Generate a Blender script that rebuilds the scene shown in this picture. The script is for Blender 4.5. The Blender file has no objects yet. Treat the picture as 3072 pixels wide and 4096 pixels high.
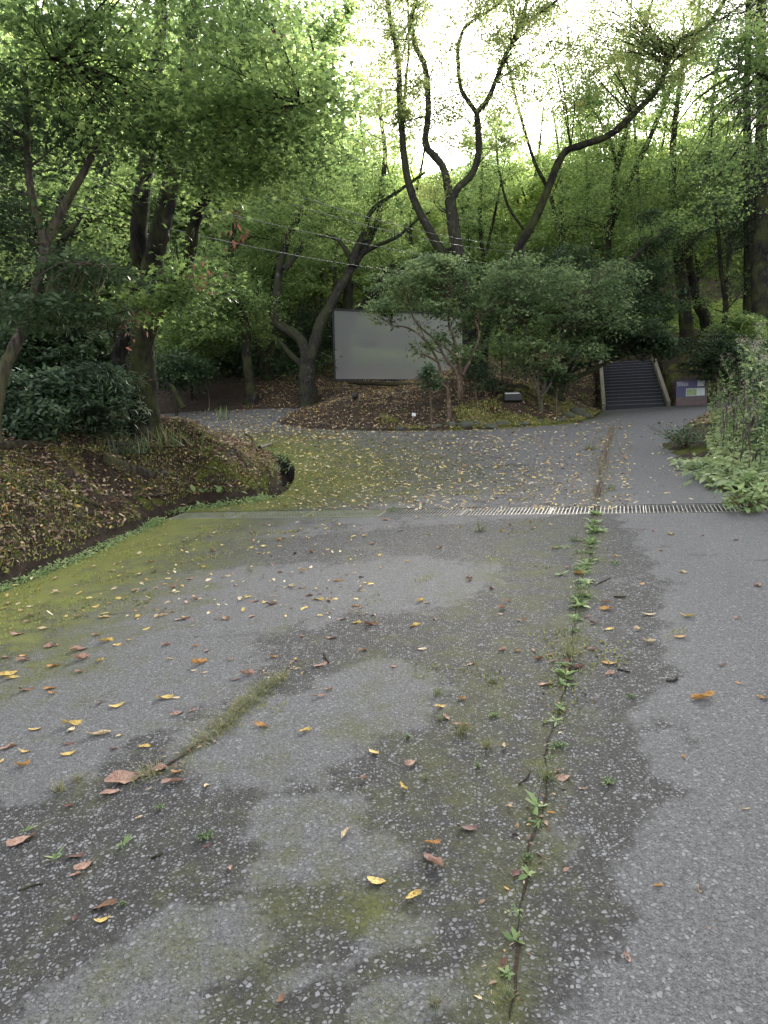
import bpy, bmesh, math, random
import numpy as np
from mathutils import Matrix, Vector
rng = np.random.default_rng(7); random.seed(7)
S = bpy.context.scene; COL = S.collection
# ------------------------------------------------------------------ camera
F = 2819.0; PITCH = math.radians(5.5); ROLL = math.radians(1.5); EYE = np.array([0., 0., 1.55])
def c2w(v):
    x, y, z = v
    X = x*math.cos(ROLL)+z*math.sin(ROLL); Z = -x*math.sin(ROLL)+z*math.cos(ROLL)
    return np.array([X, y*math.cos(PITCH)+Z*math.sin(PITCH), Z*math.cos(PITCH)-y*math.sin(PITCH)])
cam = bpy.data.cameras.new('camera'); cam.sensor_fit = 'VERTICAL'; cam.sensor_height = 36; cam.lens = 36*F/4096
cam.clip_end = 600; cam.clip_start = .05
co = bpy.data.objects.new('camera', cam); COL.objects.link(co)
r_, u_, b_ = c2w((1, 0, 0)), c2w((0, 0, 1)), -c2w((0, 1, 0))
co.matrix_world = Matrix(((r_[0], u_[0], b_[0], 0), (r_[1], u_[1], b_[1], 0), (r_[2], u_[2], b_[2], 1.55), (0, 0, 0, 1)))
S.camera = co
# ------------------------------------------------------------------ light
SUN_AZ, SUN_EL = math.radians(14.5), math.radians(24)
w = bpy.data.worlds.new('World'); S.world = w; w.use_nodes = True; nt = w.node_tree
sky = nt.nodes.new('ShaderNodeTexSky'); sky.sky_type = 'NISHITA'; sky.sun_disc = False
sky.sun_elevation = SUN_EL; sky.sun_rotation = SUN_AZ; sky.air_density = 1.0; sky.dust_density = 3.0
hs = nt.nodes.new('ShaderNodeHueSaturation'); hs.inputs['Saturation'].default_value = .35
bg = nt.nodes['Background']; bg.inputs[1].default_value = .15
cl = nt.nodes.new('ShaderNodeMix'); cl.data_type = 'RGBA'; cl.inputs[0].default_value = .80; cl.inputs[7].default_value = (1.30, 1.32, 1.40, 1)   # thin bright cloud veil
nt.links.new(sky.outputs[0], hs.inputs['Color']); nt.links.new(hs.outputs[0], cl.inputs[6]); nt.links.new(cl.outputs[2], bg.inputs[0])
sl = bpy.data.lights.new('sun', 'SUN'); sl.energy = 4.6; sl.angle = math.radians(10); sl.color = (1, .95, .86)
so = bpy.data.objects.new('sun', sl); COL.objects.link(so)
sd = Vector((math.sin(SUN_AZ)*math.cos(SUN_EL), math.cos(SUN_AZ)*math.cos(SUN_EL), math.sin(SUN_EL)))
so.rotation_euler = sd.to_track_quat('Z', 'Y').to_euler()
S.view_settings.view_transform = 'Standard'; S.view_settings.look = 'None'; S.view_settings.gamma = 1
S.view_settings.exposure = 3.1
S.cycles.max_bounces = 6; S.cycles.transparent_max_bounces = 8; S.cycles.diffuse_bounces = 3; S.cycles.glossy_bounces = 2
S.cycles.transmission_bounces = 4; S.cycles.use_denoising = True

# ------------------------------------------------------------------ helpers
def ray(px, py): return c2w(((px-1536)/F, 1.0, (2048-py)/F))
def at(px, py, d): return EYE + ray(px, py)*d
def sst(a, b, x):
    t = np.clip((np.asarray(x, float)-a)/(b-a), 0, 1); return t*t*(3-2*t)
def vnoise(x, y, s, seed=0):
    x = np.asarray(x, float)*s+seed*17.3; y = np.asarray(y, float)*s-seed*9.1
    xi, yi = np.floor(x), np.floor(y); fx, fy = x-xi, y-yi; fx = fx*fx*(3-2*fx); fy = fy*fy*(3-2*fy)
    def h(a, b):
        v = np.sin(a*127.1+b*311.7+seed*74.7)*43758.5453; return v-np.floor(v)
    return ((h(xi, yi)*(1-fx)+h(xi+1, yi)*fx)*(1-fy)+(h(xi, yi+1)*(1-fx)+h(xi+1, yi+1)*fx)*fy)*2-1
def fbm(x, y, s, o=4, seed=0):
    return sum(vnoise(x, y, s*2**i, seed+i)*.5**i for i in range(o))
GX, GY = .05105, .08491
def R(x, y):                                    # road surface
    x = np.asarray(x, float); y = np.asarray(y, float)
    p = np.clip((y-11)/13, 0, 2.2)
    return GX*x+GY*np.clip(y, -30, 60) + .95*p**1.3*sst(7, -5, x) if False else GX*np.clip(x, -14, 20)+GY*np.clip(y, -30, 60) + .95*p**1.3*(1-sst(-5, 7, x))
def hit(px, py, f, lo=.8, hi=90):
    r = ray(px, py); t = np.geomspace(lo, hi, 4000); P = EYE[:, None]+r[:, None]*t
    below = P[2] < f(P[0], P[1])
    if not below.any(): return P[:, -1]
    i = int(np.argmax(below)); return P[:, max(i, 1)]
def onroad(px, py): p = hit(px, py, R); return np.array([p[0], p[1]])
# road outline (world xy), clockwise from the near left
GA = np.array([-2.90, 9.24]); GB = np.array([4.6, 6.66]); gd = (GB-GA)/np.linalg.norm(GB-GA); gn = np.array([-gd[1], gd[0]]); GW = .50
left_edge = [np.array([-4.3, -6.]), np.array([-3.75, 3.])]+[onroad(*p) for p in
    ((0, 2372), (200, 2290), (380, 2217), (520, 2150), (650, 2096))]+[GA-np.array([.05, 0])]+[onroad(*p) for p in
    ((770, 2036), (900, 2027), (1020, 2008), (1100, 1990), (1150, 1960), (1178, 1915), (1180, 1870), (1150, 1830), (1080, 1806), (1000, 1786), (930, 1766))]
nose = left_edge[-1]
path_near = [nose+np.array([-.7, .9]), nose+np.array([-2.2, 2.0]), np.array([-9., 19.0]), np.array([-20., 21.])]
path_far = [np.array([-20., 27.]), np.array([-12., 25.6])]+[onroad(*p) for p in ((850, 1641), (1000, 1637), (1130, 1632), (1222, 1634), (1150, 1662), (1110, 1690), (1230, 1714))]
mound_edge = [onroad(*p) for p in ((1420, 1722), (1560, 1724), (1700, 1722), (1850, 1719), (2000, 1712), (2150, 1703), (2290, 1692), (2370, 1672), (2400, 1650))]
SA = at(2412, 1640, 25.0)[:2]; SB = at(2676, 1627, 24.4)[:2]
right_edge = [SA+np.array([-.05, .1]), SB+np.array([.3, .05]), np.array([12.4, 23.0]), onroad(2830, 1655), onroad(2760, 1700), onroad(2690, 1775), onroad(2740, 1830), onroad(2900, 1920), onroad(2960, 2010),
              np.array([4.3, 6.9]), np.array([4.6, 4.]), np.array([5., -6.])]
ROAD = np.array(left_edge+path_near+path_far+mound_edge+right_edge)
def pdist(x, y, P, closed=True):
    x = np.asarray(x, float); y = np.asarray(y, float); d = np.full(x.shape, 1e9); n = len(P)
    for i in range(n if closed else n-1):
        a, b = P[i], P[(i+1) % n]; e = b-a; L = e@e+1e-12
        t = np.clip(((x-a[0])*e[0]+(y-a[1])*e[1])/L, 0, 1)
        d = np.minimum(d, np.hypot(x-a[0]-t*e[0], y-a[1]-t*e[1]))
    return d
def inside(x, y, P):
    x = np.asarray(x, float); y = np.asarray(y, float); c = np.zeros(x.shape, bool); n = len(P)
    for i in range(n):
        a, b = P[i], P[(i+1) % n]
        if a[1] == b[1]: continue
        c ^= ((a[1] > y) != (b[1] > y)) & (x < (b[0]-a[0])*(y-a[1])/(b[1]-a[1])+a[0])
    return c
LE = np.array(left_edge[:-1])
sdir = (SB-SA)/np.linalg.norm(SB-SA); sup = np.array([-sdir[1], sdir[0]])   # along the treads, up the flight
SW = np.linalg.norm(SB-SA); NST, RISE, TREAD = 15, .145, .385
SZ = float(R(*((SA+SB)/2)))
def ynear(x): return np.where(x > -4, 17.2, np.clip(17.2+(-4-x)*.75, 0, 21.5))
def G(x, y, top=True):                            # terrain
    x = np.asarray(x, float); y = np.asarray(y, float)
    ins = inside(x, y, ROAD); d = pdist(x, y, ROAD); dl = pdist(x, y, LE, False); base = R(x, y)
    n1 = fbm(x, y, .55, 3, 3); n2 = fbm(x, y, 2.3, 3, 5); n3 = fbm(x, y, 9, 2, 9)
    left = (x < 0) & (y < ynear(x))
    dl = dl+np.where(dl > .12, .045*fbm(x, y, 3.6, 3, 13), 0)
    right = (x > 2.5) & (y < 23.2) & ~left & ((x-3.3) > (y-7)*.26)
    # near-left bank
    dd = np.minimum(dl, d)
    hb = .02*sst(.2, .42, dd)+(1.36*np.tanh(.60*np.clip(dd-.20, 0, 9))+.13*dd)*(1-.5*sst(10.5, 16, y))+n1*.10*sst(.4, 2, dd)+n2*.05*sst(.3, .8, dd)+n3*.010
    ditch = -.38*(1-sst(.13, .26, dl)*np.where(y > 10, .0, 1)-sst(.18, .34, dl)*np.where(y > 10, 1., 0)) * np.where((y > 3.) & (y < 17), 1, 1)
    gap = np.exp(-((y-11.35)/.35)**2)*.38         # a silted stretch bridges the ditch
    hb = np.where(dl < np.where(y > 10, .34, .26), np.maximum(ditch+gap, -.38)+.02*n3, hb)
    # far side: mound and hillside
    A = .85+1.05*sst(0, 5, x)+.75*sst(5, 9, x)+.5*sst(-2, -9, x) if False else .85+1.05*sst(0, 5, x)+.65*sst(5, 9, x)+.35*(1-sst(-9, -3, x))
    hf = .05+A*(.45*sst(0, 2.2, d)+.55*sst(1, 6.5, d))+n1*.13*sst(.3, 2, d)+n2*.05*sst(.1, .8, d)+n3*.015+.055*np.clip(d-6, 0, 200)+.42*np.clip(y-44, 0, 60)
    hf = hf-.34*np.exp(-((x-.4)/3.6)**4-((y-31)/3.5)**4)
    # right verge
    hr = .03+.25*sst(0, 3, d)+.06*np.clip(d-2, 0, 30)+n2*.03+n3*.015
    h = np.where(left, hb, np.where(right, hr, hf))
    hin = np.where((d < .28) & (dl > .45), .02-d*.28+n2*.035+n3*.02, -.5)
    h = np.where(ins, hin, h)
    # stair cut
    qx = (x-SA[0])*sdir[0]+(y-SA[1])*sdir[1]; qy = (x-SA[0])*sup[0]+(y-SA[1])*sup[1]
    run = NST*TREAD
    st = (qx > -.25) & (qx < SW+.25) & (qy > -.1) & (qy < run+1.2)
    zst = SZ+np.clip(qy/run, 0, 1)*NST*RISE-base
    side = (1-sst(.0, 2.2, np.maximum(np.maximum(-qx, qx-SW), 0)))*(qy > 0)*(1-sst(run, run+5, qy))
    h = np.where(ins, h, h*(1-side)+(zst+.12+n2*.05)*side)
    h = np.where(st, zst-.35, h)
    return base+h
def ground(px, py): return hit(px, py, G)
def gz(x, y): return float(G(np.array([x]), np.array([y]))[0])

def tag(o, label=None, cat=None, group=None, kind=None):
    if label: o['label'] = label
    if cat: o['category'] = cat
    if group: o['group'] = group
    if kind: o['kind'] = kind
    return o
def empty(name, loc, label, cat, group=None, rz=0):
    o = bpy.data.objects.new(name, None); COL.objects.link(o); o.location = loc; o.rotation_euler.z = rz; o.empty_display_size = .1
    return tag(o, label, cat, group)
def link(name, me, mat, parent=None):
    o = bpy.data.objects.new(name, me); COL.objects.link(o)
    if mat is not None: me.materials.append(mat)
    if parent is not None: o.parent = parent; o.matrix_parent_inverse = Matrix.Identity(4)
    return o
def mesh_np(name, V, Fc, rnd=None, smooth=True, attrs=None):
    """V (n,3); Fc (m,k) uniform, or a list of lists"""
    me = bpy.data.meshes.new(name); V = np.ascontiguousarray(V, np.float32)
    if isinstance(Fc, list):
        me.from_pydata(V.tolist(), [], Fc)
    else:
        m, k = Fc.shape
        me.vertices.add(len(V)); me.vertices.foreach_set('co', V.ravel())
        me.loops.add(m*k); me.loops.foreach_set('vertex_index', np.ascontiguousarray(Fc, np.int32).ravel())
        me.polygons.add(m); me.polygons.foreach_set('loop_start', np.arange(0, m*k, k, dtype=np.int32))
        me.polygons.foreach_set('loop_total', np.full(m, k, np.int32))
    if smooth: me.polygons.foreach_set('use_smooth', np.ones(len(me.polygons), bool))
    me.update()
    if rnd is not None:
        a = me.attributes.new('rnd', 'FLOAT', 'FACE'); a.data.foreach_set('value', np.ascontiguousarray(rnd, np.float32))
    for kx, v in (attrs or {}).items():
        a = me.attributes.new(kx, 'FLOAT', 'POINT'); a.data.foreach_set('value', np.ascontiguousarray(v, np.float32))
    return me
# leaf templates: verts along +x (length 1), faces (uniform k)
def T(v, f): return np.array(v, float), np.array(f, int)
DIA = T([(0, 0, 0), (.5, -.24, .06), (1, 0, -.04), (.5, .24, .06)], [(0, 1, 2, 3)])
TRI = T([(0, -.3, 0), (1, 0, .1), (0, .35, 0)], [(0, 1, 2)])
OVAL = T([(0, 0, 0), (.22, -.17, .05), (.6, -.2, .07), (1, 0, -.06), (.6, .2, .07), (.22, .17, .05)], [(0, 1, 4, 5), (1, 2, 3, 4)])
LONG = T([(0, 0, 0), (.3, -.09, .1), (.65, -.08, .08), (1, 0, -.12), (.65, .08, .08), (.3, .09, .1)], [(0, 1, 4, 5), (1, 2, 3, 4)])
_mp = []
for i, (a, r) in enumerate(((180, .12), (115, .5), (95, .3), (62, .85), (38, .42), (0, 1.0), (-38, .42), (-62, .85), (-95, .3), (-115, .5))):
    _mp.append((.25+.6*r*math.cos(math.radians(a)), .6*r*math.sin(math.radians(a)), -.10*r))
MAPLE = T([(.3, 0, .03)]+_mp, [(0, 1+i, 1+(i+1) % 10) for i in range(10)])
BLADE = T([(0, -.03, 0), (.5, -.025, .06), (1, 0, -.05), (.5, .025, .06), (0, .03, 0)], [(0, 1, 3, 4), (1, 2, 2, 3)])
BLADE = T([(0, -.03, 0), (.55, -.022, .07), (.55, .022, .07), (0, .03, 0), (1, -.003, -.06), (1, .003, -.06)], [(0, 1, 2, 3), (1, 4, 5, 2)])
def basis(yaw, pitch, roll):
    cy, sy, cp, sp, cr, sr = np.cos(yaw), np.sin(yaw), np.cos(pitch), np.sin(pitch), np.cos(roll), np.sin(roll)
    ex = np.stack([cy*cp, sy*cp, sp], -1)
    ey0 = np.stack([-sy, cy, 0*sy], -1); ez0 = np.cross(ex, ey0)
    ey = ey0*cr[:, None]+ez0*sr[:, None]; ez = np.cross(ex, ey); return ex, ey, ez
def leaves(name, P, size, tmpl, tilt=.5, yaw=None, pitch=None, rnd=None, fold=1.0):
    P = np.asarray(P, float)
    V0, F0 = tmpl; n = len(P); size = np.broadcast_to(size, (n,))
    yaw = rng.uniform(0, 2*math.pi, n) if yaw is None else yaw
    pitch = rng.normal(-.15, tilt, n) if pitch is None else pitch
    ex, ey, ez = basis(yaw, pitch, rng.normal(0, tilt, n)); fo = fold*rng.uniform(-.4, 1.6, n)
    V = P[:, None, :]+size[:, None, None]*(V0[None, :, 0:1]*ex[:, None]+V0[None, :, 1:2]*ey[:, None]+(V0[None, :, 2]*fo[:, None])[:, :, None]*ez[:, None])
    Fc = (F0[None]+(np.arange(n)*len(V0))[:, None, None]).reshape(-1, F0.shape[1])
    rnd = rng.random(n) if rnd is None else rnd
    return mesh_np(name, V.reshape(-1, 3), Fc, np.repeat(rnd, len(F0)), smooth=False)
class Tubes:
    def __init__(s): s.V = []; s.F = []; s.n = 0
    def add(s, P, r, k=8, rough=.06, sub=4):
        P = np.array(P, float); r = np.array(r, float)
        if sub > 1 and len(P) > 2:               # Catmull-Rom
            Q, q = [], []
            for i in range(len(P)-1):
                p0, p1, p2, p3 = P[max(i-1, 0)], P[i], P[i+1], P[min(i+2, len(P)-1)]
                for j in range(sub):
                    t = j/sub; Q.append(.5*(2*p1+(p2-p0)*t+(2*p0-5*p1+4*p2-p3)*t*t+(3*p1-p0-3*p2+p3)*t**3)); q.append(r[i]*(1-t)+r[i+1]*t)
            Q.append(P[-1]); q.append(r[-1]); P, r = np.array(Q), np.array(q)
        T_ = np.gradient(P, axis=0); T_ /= np.linalg.norm(T_, axis=1)[:, None]+1e-9
        ref = np.array([.31, .17, .93]) if abs(T_[0][2]) < .8 else np.array([1., .2, .1])
        A = np.cross(T_, ref); A /= np.linalg.norm(A, axis=1)[:, None]+1e-9; B = np.cross(T_, A)
        an = np.linspace(0, 2*math.pi, k, endpoint=False)
        rr = r[:, None]*(1+rough*rng.normal(0, 1, (len(P), k))+rough*1.2*np.sin(an*3+len(P))[None])
        V = P[:, None]+rr[..., None]*(np.cos(an)[None, :, None]*A[:, None]+np.sin(an)[None, :, None]*B[:, None])
        m = len(P); i, j = np.meshgrid(np.arange(m-1), np.arange(k), indexing='ij')
        Fc = np.stack([i*k+j, i*k+(j+1) % k, (i+1)*k+(j+1) % k, (i+1)*k+j], -1).reshape(-1, 4)+s.n
        s.V.append(V.reshape(-1, 3)); s.F.append(Fc); s.n += m*k
        # end cap: degenerate tip
        s.V.append(P[-1][None]+T_[-1][None]*r[-1]*.3); c = s.n; s.n += 1
        jj = np.arange(k); last = c-k
        s.F.append(np.stack([last+jj, last+(jj+1) % k, np.full(k, c), np.full(k, c)], -1)[:, [0, 1, 2, 2]])
        return P, r
    def mesh(s, name):
        Fc = np.concatenate(s.F); tri = Fc[:, 2] == Fc[:, 3]
        faces = Fc[~tri]; V = np.concatenate(s.V)
        me = mesh_np(name, V, faces)
        return me
# ------------------------------------------------------------------ materials
def new_mat(name):
    m = bpy.data.materials.new(name); m.use_nodes = True; nt = m.node_tree; nt.nodes.clear()
    out = nt.nodes.new('ShaderNodeOutputMaterial'); return m, nt, out
class N:
    def __init__(s, nt): s.nt = nt
    def n(s, t, **k):
        x = s.nt.nodes.new('ShaderNode'+t)
        for a, v in k.items():
            if a.startswith('i_'):
                key = a[2:].replace('_', ' '); x.inputs[int(key) if key.isdigit() else key].default_value = v
            else: setattr(x, a, v)
        return x
    def l(s, a, b): s.nt.links.new(a, b)
    def ramp(s, fac, stops, interp='LINEAR'):
        x = s.nt.nodes.new('ShaderNodeValToRGB'); x.color_ramp.interpolation = interp; e = x.color_ramp.elements
        while len(e) > 1: e.remove(e[-1])
        for i, (p, c) in enumerate(stops):
            el = e[0] if i == 0 else e.new(p); el.position = p; el.color = (*c, 1) if len(c) == 3 else c
        s.l(fac, x.inputs[0]); return x.outputs[0]
    def mix(s, f, a, b, mode='MIX'):
        x = s.nt.nodes.new('ShaderNodeMix'); x.data_type = 'RGBA'; x.blend_type = mode
        for v, k in ((f, 0), (a, 6), (b, 7)):
            if hasattr(v, 'links'): s.l(v, x.inputs[k])
            else: x.inputs[k].default_value = v if k == 0 else (*v, 1)
        return x.outputs[2]
    def math(s, op, a, b=0, clamp=False):
        x = s.nt.nodes.new('ShaderNodeMath'); x.operation = op; x.use_clamp = clamp
        for v, k in ((a, 0), (b, 1)):
            if hasattr(v, 'links'): s.l(v, x.inputs[k])
            else: x.inputs[k].default_value = v
        return x.outputs[0]
    def noise(s, sc, det=4, rough=.55, vec=None, out=0):
        x = s.n('TexNoise'); x.inputs['Scale'].default_value = sc; x.inputs['Detail'].default_value = det; x.inputs['Roughness'].default_value = rough
        if vec is not None: s.l(vec, x.inputs['Vector'])
        return x.outputs[out]
    def vor(s, sc, vec=None, rand=1):
        x = s.n('TexVoronoi'); x.inputs['Scale'].default_value = sc; x.inputs['Randomness'].default_value = rand
        if vec is not None: s.l(vec, x.inputs['Vector'])
        return x
def leaf_mat(name, cols, trans=.45, rough=.5, spec=.35):
    m, nt, out = new_mat(name); k = N(nt)
    cols = [tuple(.76*q+.24*(.3*c_[0]+.6*c_[1]+.1*c_[2]) for q in c_) for c_ in cols]
    a = k.n('Attribute', attribute_name='rnd'); g = k.n('NewGeometry')
    no = k.noise(.9, 4, .65, g.outputs['Position'])
    f = k.math('ADD', k.math('MULTIPLY', a.outputs['Fac'], .6), k.math('MULTIPLY', k.math('SUBTRACT', no, .36), 1.5), True)
    n_ = len(cols); c = k.ramp(f, [(i/(n_-1)*.9+.05, q) for i, q in enumerate(cols)])
    p = k.n('BsdfPrincipled'); k.l(c, p.inputs['Base Color']); p.inputs['Roughness'].default_value = rough
    p.inputs['Specular IOR Level'].default_value = spec
    t = k.n('BsdfTranslucent'); hs = k.n('HueSaturation'); hs.inputs['Hue'].default_value = .490; hs.inputs['Saturation'].default_value = 1.0; hs.inputs['Value'].default_value = 1.9
    k.l(c, hs.inputs['Color']); k.l(hs.outputs[0], t.inputs['Color'])
    x = k.n('MixShader'); x.inputs[0].default_value = trans; k.l(p.outputs[0], x.inputs[1]); k.l(t.outputs[0], x.inputs[2]); k.l(x.outputs[0], out.inputs[0])
    return m
M = {}
M['maple'] = leaf_mat('maple_leaf', [(.022, .05, .012), (.06, .12, .02), (.12, .21, .03), (.22, .32, .045)], .5, .5, .2)
M['mid'] = leaf_mat('woodland_leaf', [(.025, .055, .015), (.075, .145, .025), (.15, .25, .04), (.28, .36, .07)], .55)
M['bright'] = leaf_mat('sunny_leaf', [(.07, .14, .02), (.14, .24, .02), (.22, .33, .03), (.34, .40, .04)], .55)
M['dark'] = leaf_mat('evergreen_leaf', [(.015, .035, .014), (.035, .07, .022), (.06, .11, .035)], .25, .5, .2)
M['conifer'] = leaf_mat('conifer_needle', [(.012, .025, .012), (.02, .045, .02), (.035, .06, .025)], .1, .6)
M['azalea'] = leaf_mat('azalea_leaf', [(.025, .05, .018), (.07, .13, .042), (.13, .21, .06), (.23, .31, .09)], .42, .6, .15)
M['shrub'] = leaf_mat('shrub_leaf', [(.015, .035, .018), (.035, .075, .035), (.08, .14, .06), (.14, .21, .10)], .28, .5, .25)
M['sparse'] = leaf_mat('cherry_leaf', [(.05, .09, .02), (.10, .16, .03), (.17, .23, .04), (.28, .25, .05)], .48)
M['weed'] = leaf_mat('weed_leaf', [(.07, .13, .03), (.14, .24, .06), (.22, .33, .09), (.36, .43, .15)], .4, .55, .2)
M['weedpale'] = leaf_mat('pale_weed_leaf', [(.06, .12, .035), (.14, .22, .06), (.24, .33, .10), (.42, .47, .20)], .42, .45)
M['grass'] = leaf_mat('grass_blade', [(.04, .07, .02), (.08, .13, .03), (.16, .17, .05), (.25, .2, .09)], .3)
M['dry'] = leaf_mat('dry_grass', [(.10, .07, .045), (.15, .10, .065), (.2, .16, .1), (.10, .13, .05)], .2)
M['withered'] = leaf_mat('withered_leaf', [(.03, .025, .02), (.07, .055, .045), (.12, .095, .08)], .15)
M['deadleaf'] = leaf_mat('dead_leaf', [(.10, .03, .02), (.2, .07, .035), (.3, .13, .06)], .3)
def litter_mat(name, stops, trans=.15, vmul=1.0):
    m, nt, out = new_mat(name); k = N(nt); a = k.n('Attribute', attribute_name='rnd'); g = k.n('NewGeometry')
    c = k.ramp(a.outputs['Fac'], stops, 'CONSTANT'); no = k.noise(160, 3, .6, g.outputs['Position'])
    c = k.mix(k.ramp(no, [(.5, (0, 0, 0)), (.68, (1, 1, 1))]), c, (.13, .06, .03))
    c2 = k.mix(.5, c, (.16, .08, .04)); c = k.mix(k.ramp(k.noise(42, 4, .7, g.outputs['Position']), [(.38, (0, 0, 0)), (.56, (1, 1, 1))]), c2, c)
    p = k.n('BsdfPrincipled'); k.l(c, p.inputs['Base Color']); p.inputs['Roughness'].default_value = .65; p.inputs['Specular IOR Level'].default_value = .25
    t = k.n('BsdfTranslucent'); k.l(c, t.inputs['Color']); x = k.n('MixShader'); x.inputs[0].default_value = trans
    k.l(p.outputs[0], x.inputs[1]); k.l(t.outputs[0], x.inputs[2]); k.l(x.outputs[0], out.inputs[0]); return m
LC = dict(yellow=(.62, .46, .14), pale=(.64, .52, .32), orange=(.50, .28, .09), pink=(.40, .26, .20), brown=(.19, .11, .07), maroon=(.12, .065, .065))
M['litter'] = litter_mat('fallen_leaf_mix', [(0, LC['yellow']), (.22, LC['pale']), (.42, LC['pink']), (.62, LC['orange']), (.72, LC['brown']), (.86, LC['maroon'])])
M['litter_far'] = litter_mat('fallen_leaf_gold_mix', [(0, (.75, .58, .18)), (.36, (.8, .7, .45)), (.74, LC['orange']), (.8, LC['pink']), (.92, LC['brown'])])
M['litter_soil'] = litter_mat('fallen_leaf_brown_mix', [(0, (.12, .08, .055)), (.26, (.22, .155, .11)), (.5, (.34, .26, .20)), (.76, LC['pale']), (.9, LC['yellow']), (.96, LC['orange'])])
for kx, v in LC.items(): M['leaf_'+kx] = litter_mat('fallen_leaf_'+kx, [(0, v)])
def simple(name, col, rough=.6, metal=0, nsc=20, var=.35, bump=.1, bscale=60, col2=None):
    m, nt, out = new_mat(name); k = N(nt); tc = k.n('TexCoord'); g = k.n('NewGeometry')
    no = k.noise(nsc, 5, .6, g.outputs['Position']); c2 = col2 or tuple(q*(1-var) for q in col)
    c = k.mix(k.ramp(no, [(.35, (0, 0, 0)), (.65, (1, 1, 1))]), c2, col)
    p = k.n('BsdfPrincipled'); k.l(c, p.inputs['Base Color']); p.inputs['Roughness'].default_value = rough; p.inputs['Metallic'].default_value = metal
    b = k.n('Bump'); b.inputs['Strength'].default_value = bump; k.l(k.noise(bscale, 4, .6, g.outputs['Position']), b.inputs['Height']); k.l(b.outputs[0], p.inputs['Normal'])
    k.l(p.outputs[0], out.inputs[0]); return m
def bark(name, dark, light, moss=.3, mosscol=(.08, .10, .02)):
    m, nt, out = new_mat(name); k = N(nt); g = k.n('NewGeometry')
    mp = k.n('Mapping'); mp.inputs['Scale'].default_value = (1, 1, .22); k.l(g.outputs['Position'], mp.inputs[0])
    a = k.noise(26, 6, .68, mp.outputs[0]); b_ = k.noise(3.5, 4, .6, g.outputs['Position'])
    c = k.mix(k.ramp(a, [(.38, (0, 0, 0)), (.66, (1, 1, 1))]), dark, light)
    c = k.mix(k.ramp(b_, [(.60, (0, 0, 0)), (.70, (.8, .8, .8))]), c, tuple(min(1, q*2.0) for q in light))
    sep = k.n('SeparateXYZ'); k.l(g.outputs['Normal'], sep.inputs[0])
    mm = k.math('MULTIPLY', k.ramp(k.noise(2.2, 4, .65, g.outputs['Position']), [(.42, (0, 0, 0)), (.6, (1, 1, 1))]), moss)
    c = k.mix(mm, c, mosscol)
    p = k.n('BsdfPrincipled'); k.l(c, p.inputs['Base Color']); p.inputs['Roughness'].default_value = .95; p.inputs['Specular IOR Level'].default_value = .08
    bm = k.n('Bump'); bm.inputs['Strength'].default_value = .8; bm.inputs['Distance'].default_value = .03; k.l(a, bm.inputs['Height']); k.l(bm.outputs[0], p.inputs['Normal'])
    k.l(p.outputs[0], out.inputs[0]); return m
M['bark'] = bark('dark_bark', (.008, .0075, .007), (.030, .027, .025), .3)
M['barkmoss'] = bark('mossy_bark', (.010, .0095, .009), (.050, .046, .042), .4, (.05, .06, .02))
M['barkpale'] = bark('pale_bark', (.03, .026, .022), (.10, .083, .07), .3)
M['twig'] = bark('bare_twig', (.05, .035, .025), (.16, .12, .09), .1)
# soil
def soil():
    m, nt, out = new_mat('soil_and_moss'); k = N(nt); g = k.n('NewGeometry'); P = g.outputs['Position']
    n1 = k.noise(6, 8, .7, P); n2 = k.noise(45, 6, .7, P); n3 = k.noise(1.3, 5, .6, P); n4 = k.noise(220, 3, .6, P)
    c = k.ramp(n1, [(.3, (.018, .013, .010)), (.5, (.042, .030, .022)), (.7, (.085, .062, .046))])
    c = k.mix(k.ramp(n2, [(.4, (0, 0, 0)), (.65, (.8, .8, .8))]), c, (.03, .02, .014))
    at_ = k.n('Attribute', attribute_name='moss')
    mf = k.math('ADD', at_.outputs['Fac'], k.math('MULTIPLY', k.math('SUBTRACT', k.mix(.5, n3, n1), .5), 3.2))
    mf = k.math('MULTIPLY', k.ramp(mf, [(.42, (0, 0, 0)), (.62, (1, 1, 1))]), k.ramp(n2, [(.3, (.35, .35, .35)), (.55, (1, 1, 1))]))
    mc = k.ramp(n4, [(.3, (.045, .055, .010)), (.5, (.10, .12, .018)), (.7, (.19, .21, .03))])
    c = k.mix(mf, c, mc)
    p = k.n('BsdfPrincipled'); k.l(c, p.inputs['Base Color']); p.inputs['Roughness'].default_value = .95; p.inputs['Specular IOR Level'].default_value = .2
    h = k.math('ADD', k.math('MULTIPLY', n2, .6), k.math('ADD', k.math('MULTIPLY', n4, .25), k.math('MULTIPLY', mf, .4)))
    b = k.n('Bump'); b.inputs['Strength'].default_value = 1; b.inputs['Distance'].default_value = .04; k.l(h, b.inputs['Height']); k.l(b.outputs[0], p.inputs['Normal'])
    k.l(p.outputs[0], out.inputs[0]); return m
M['soil'] = soil()
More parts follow.
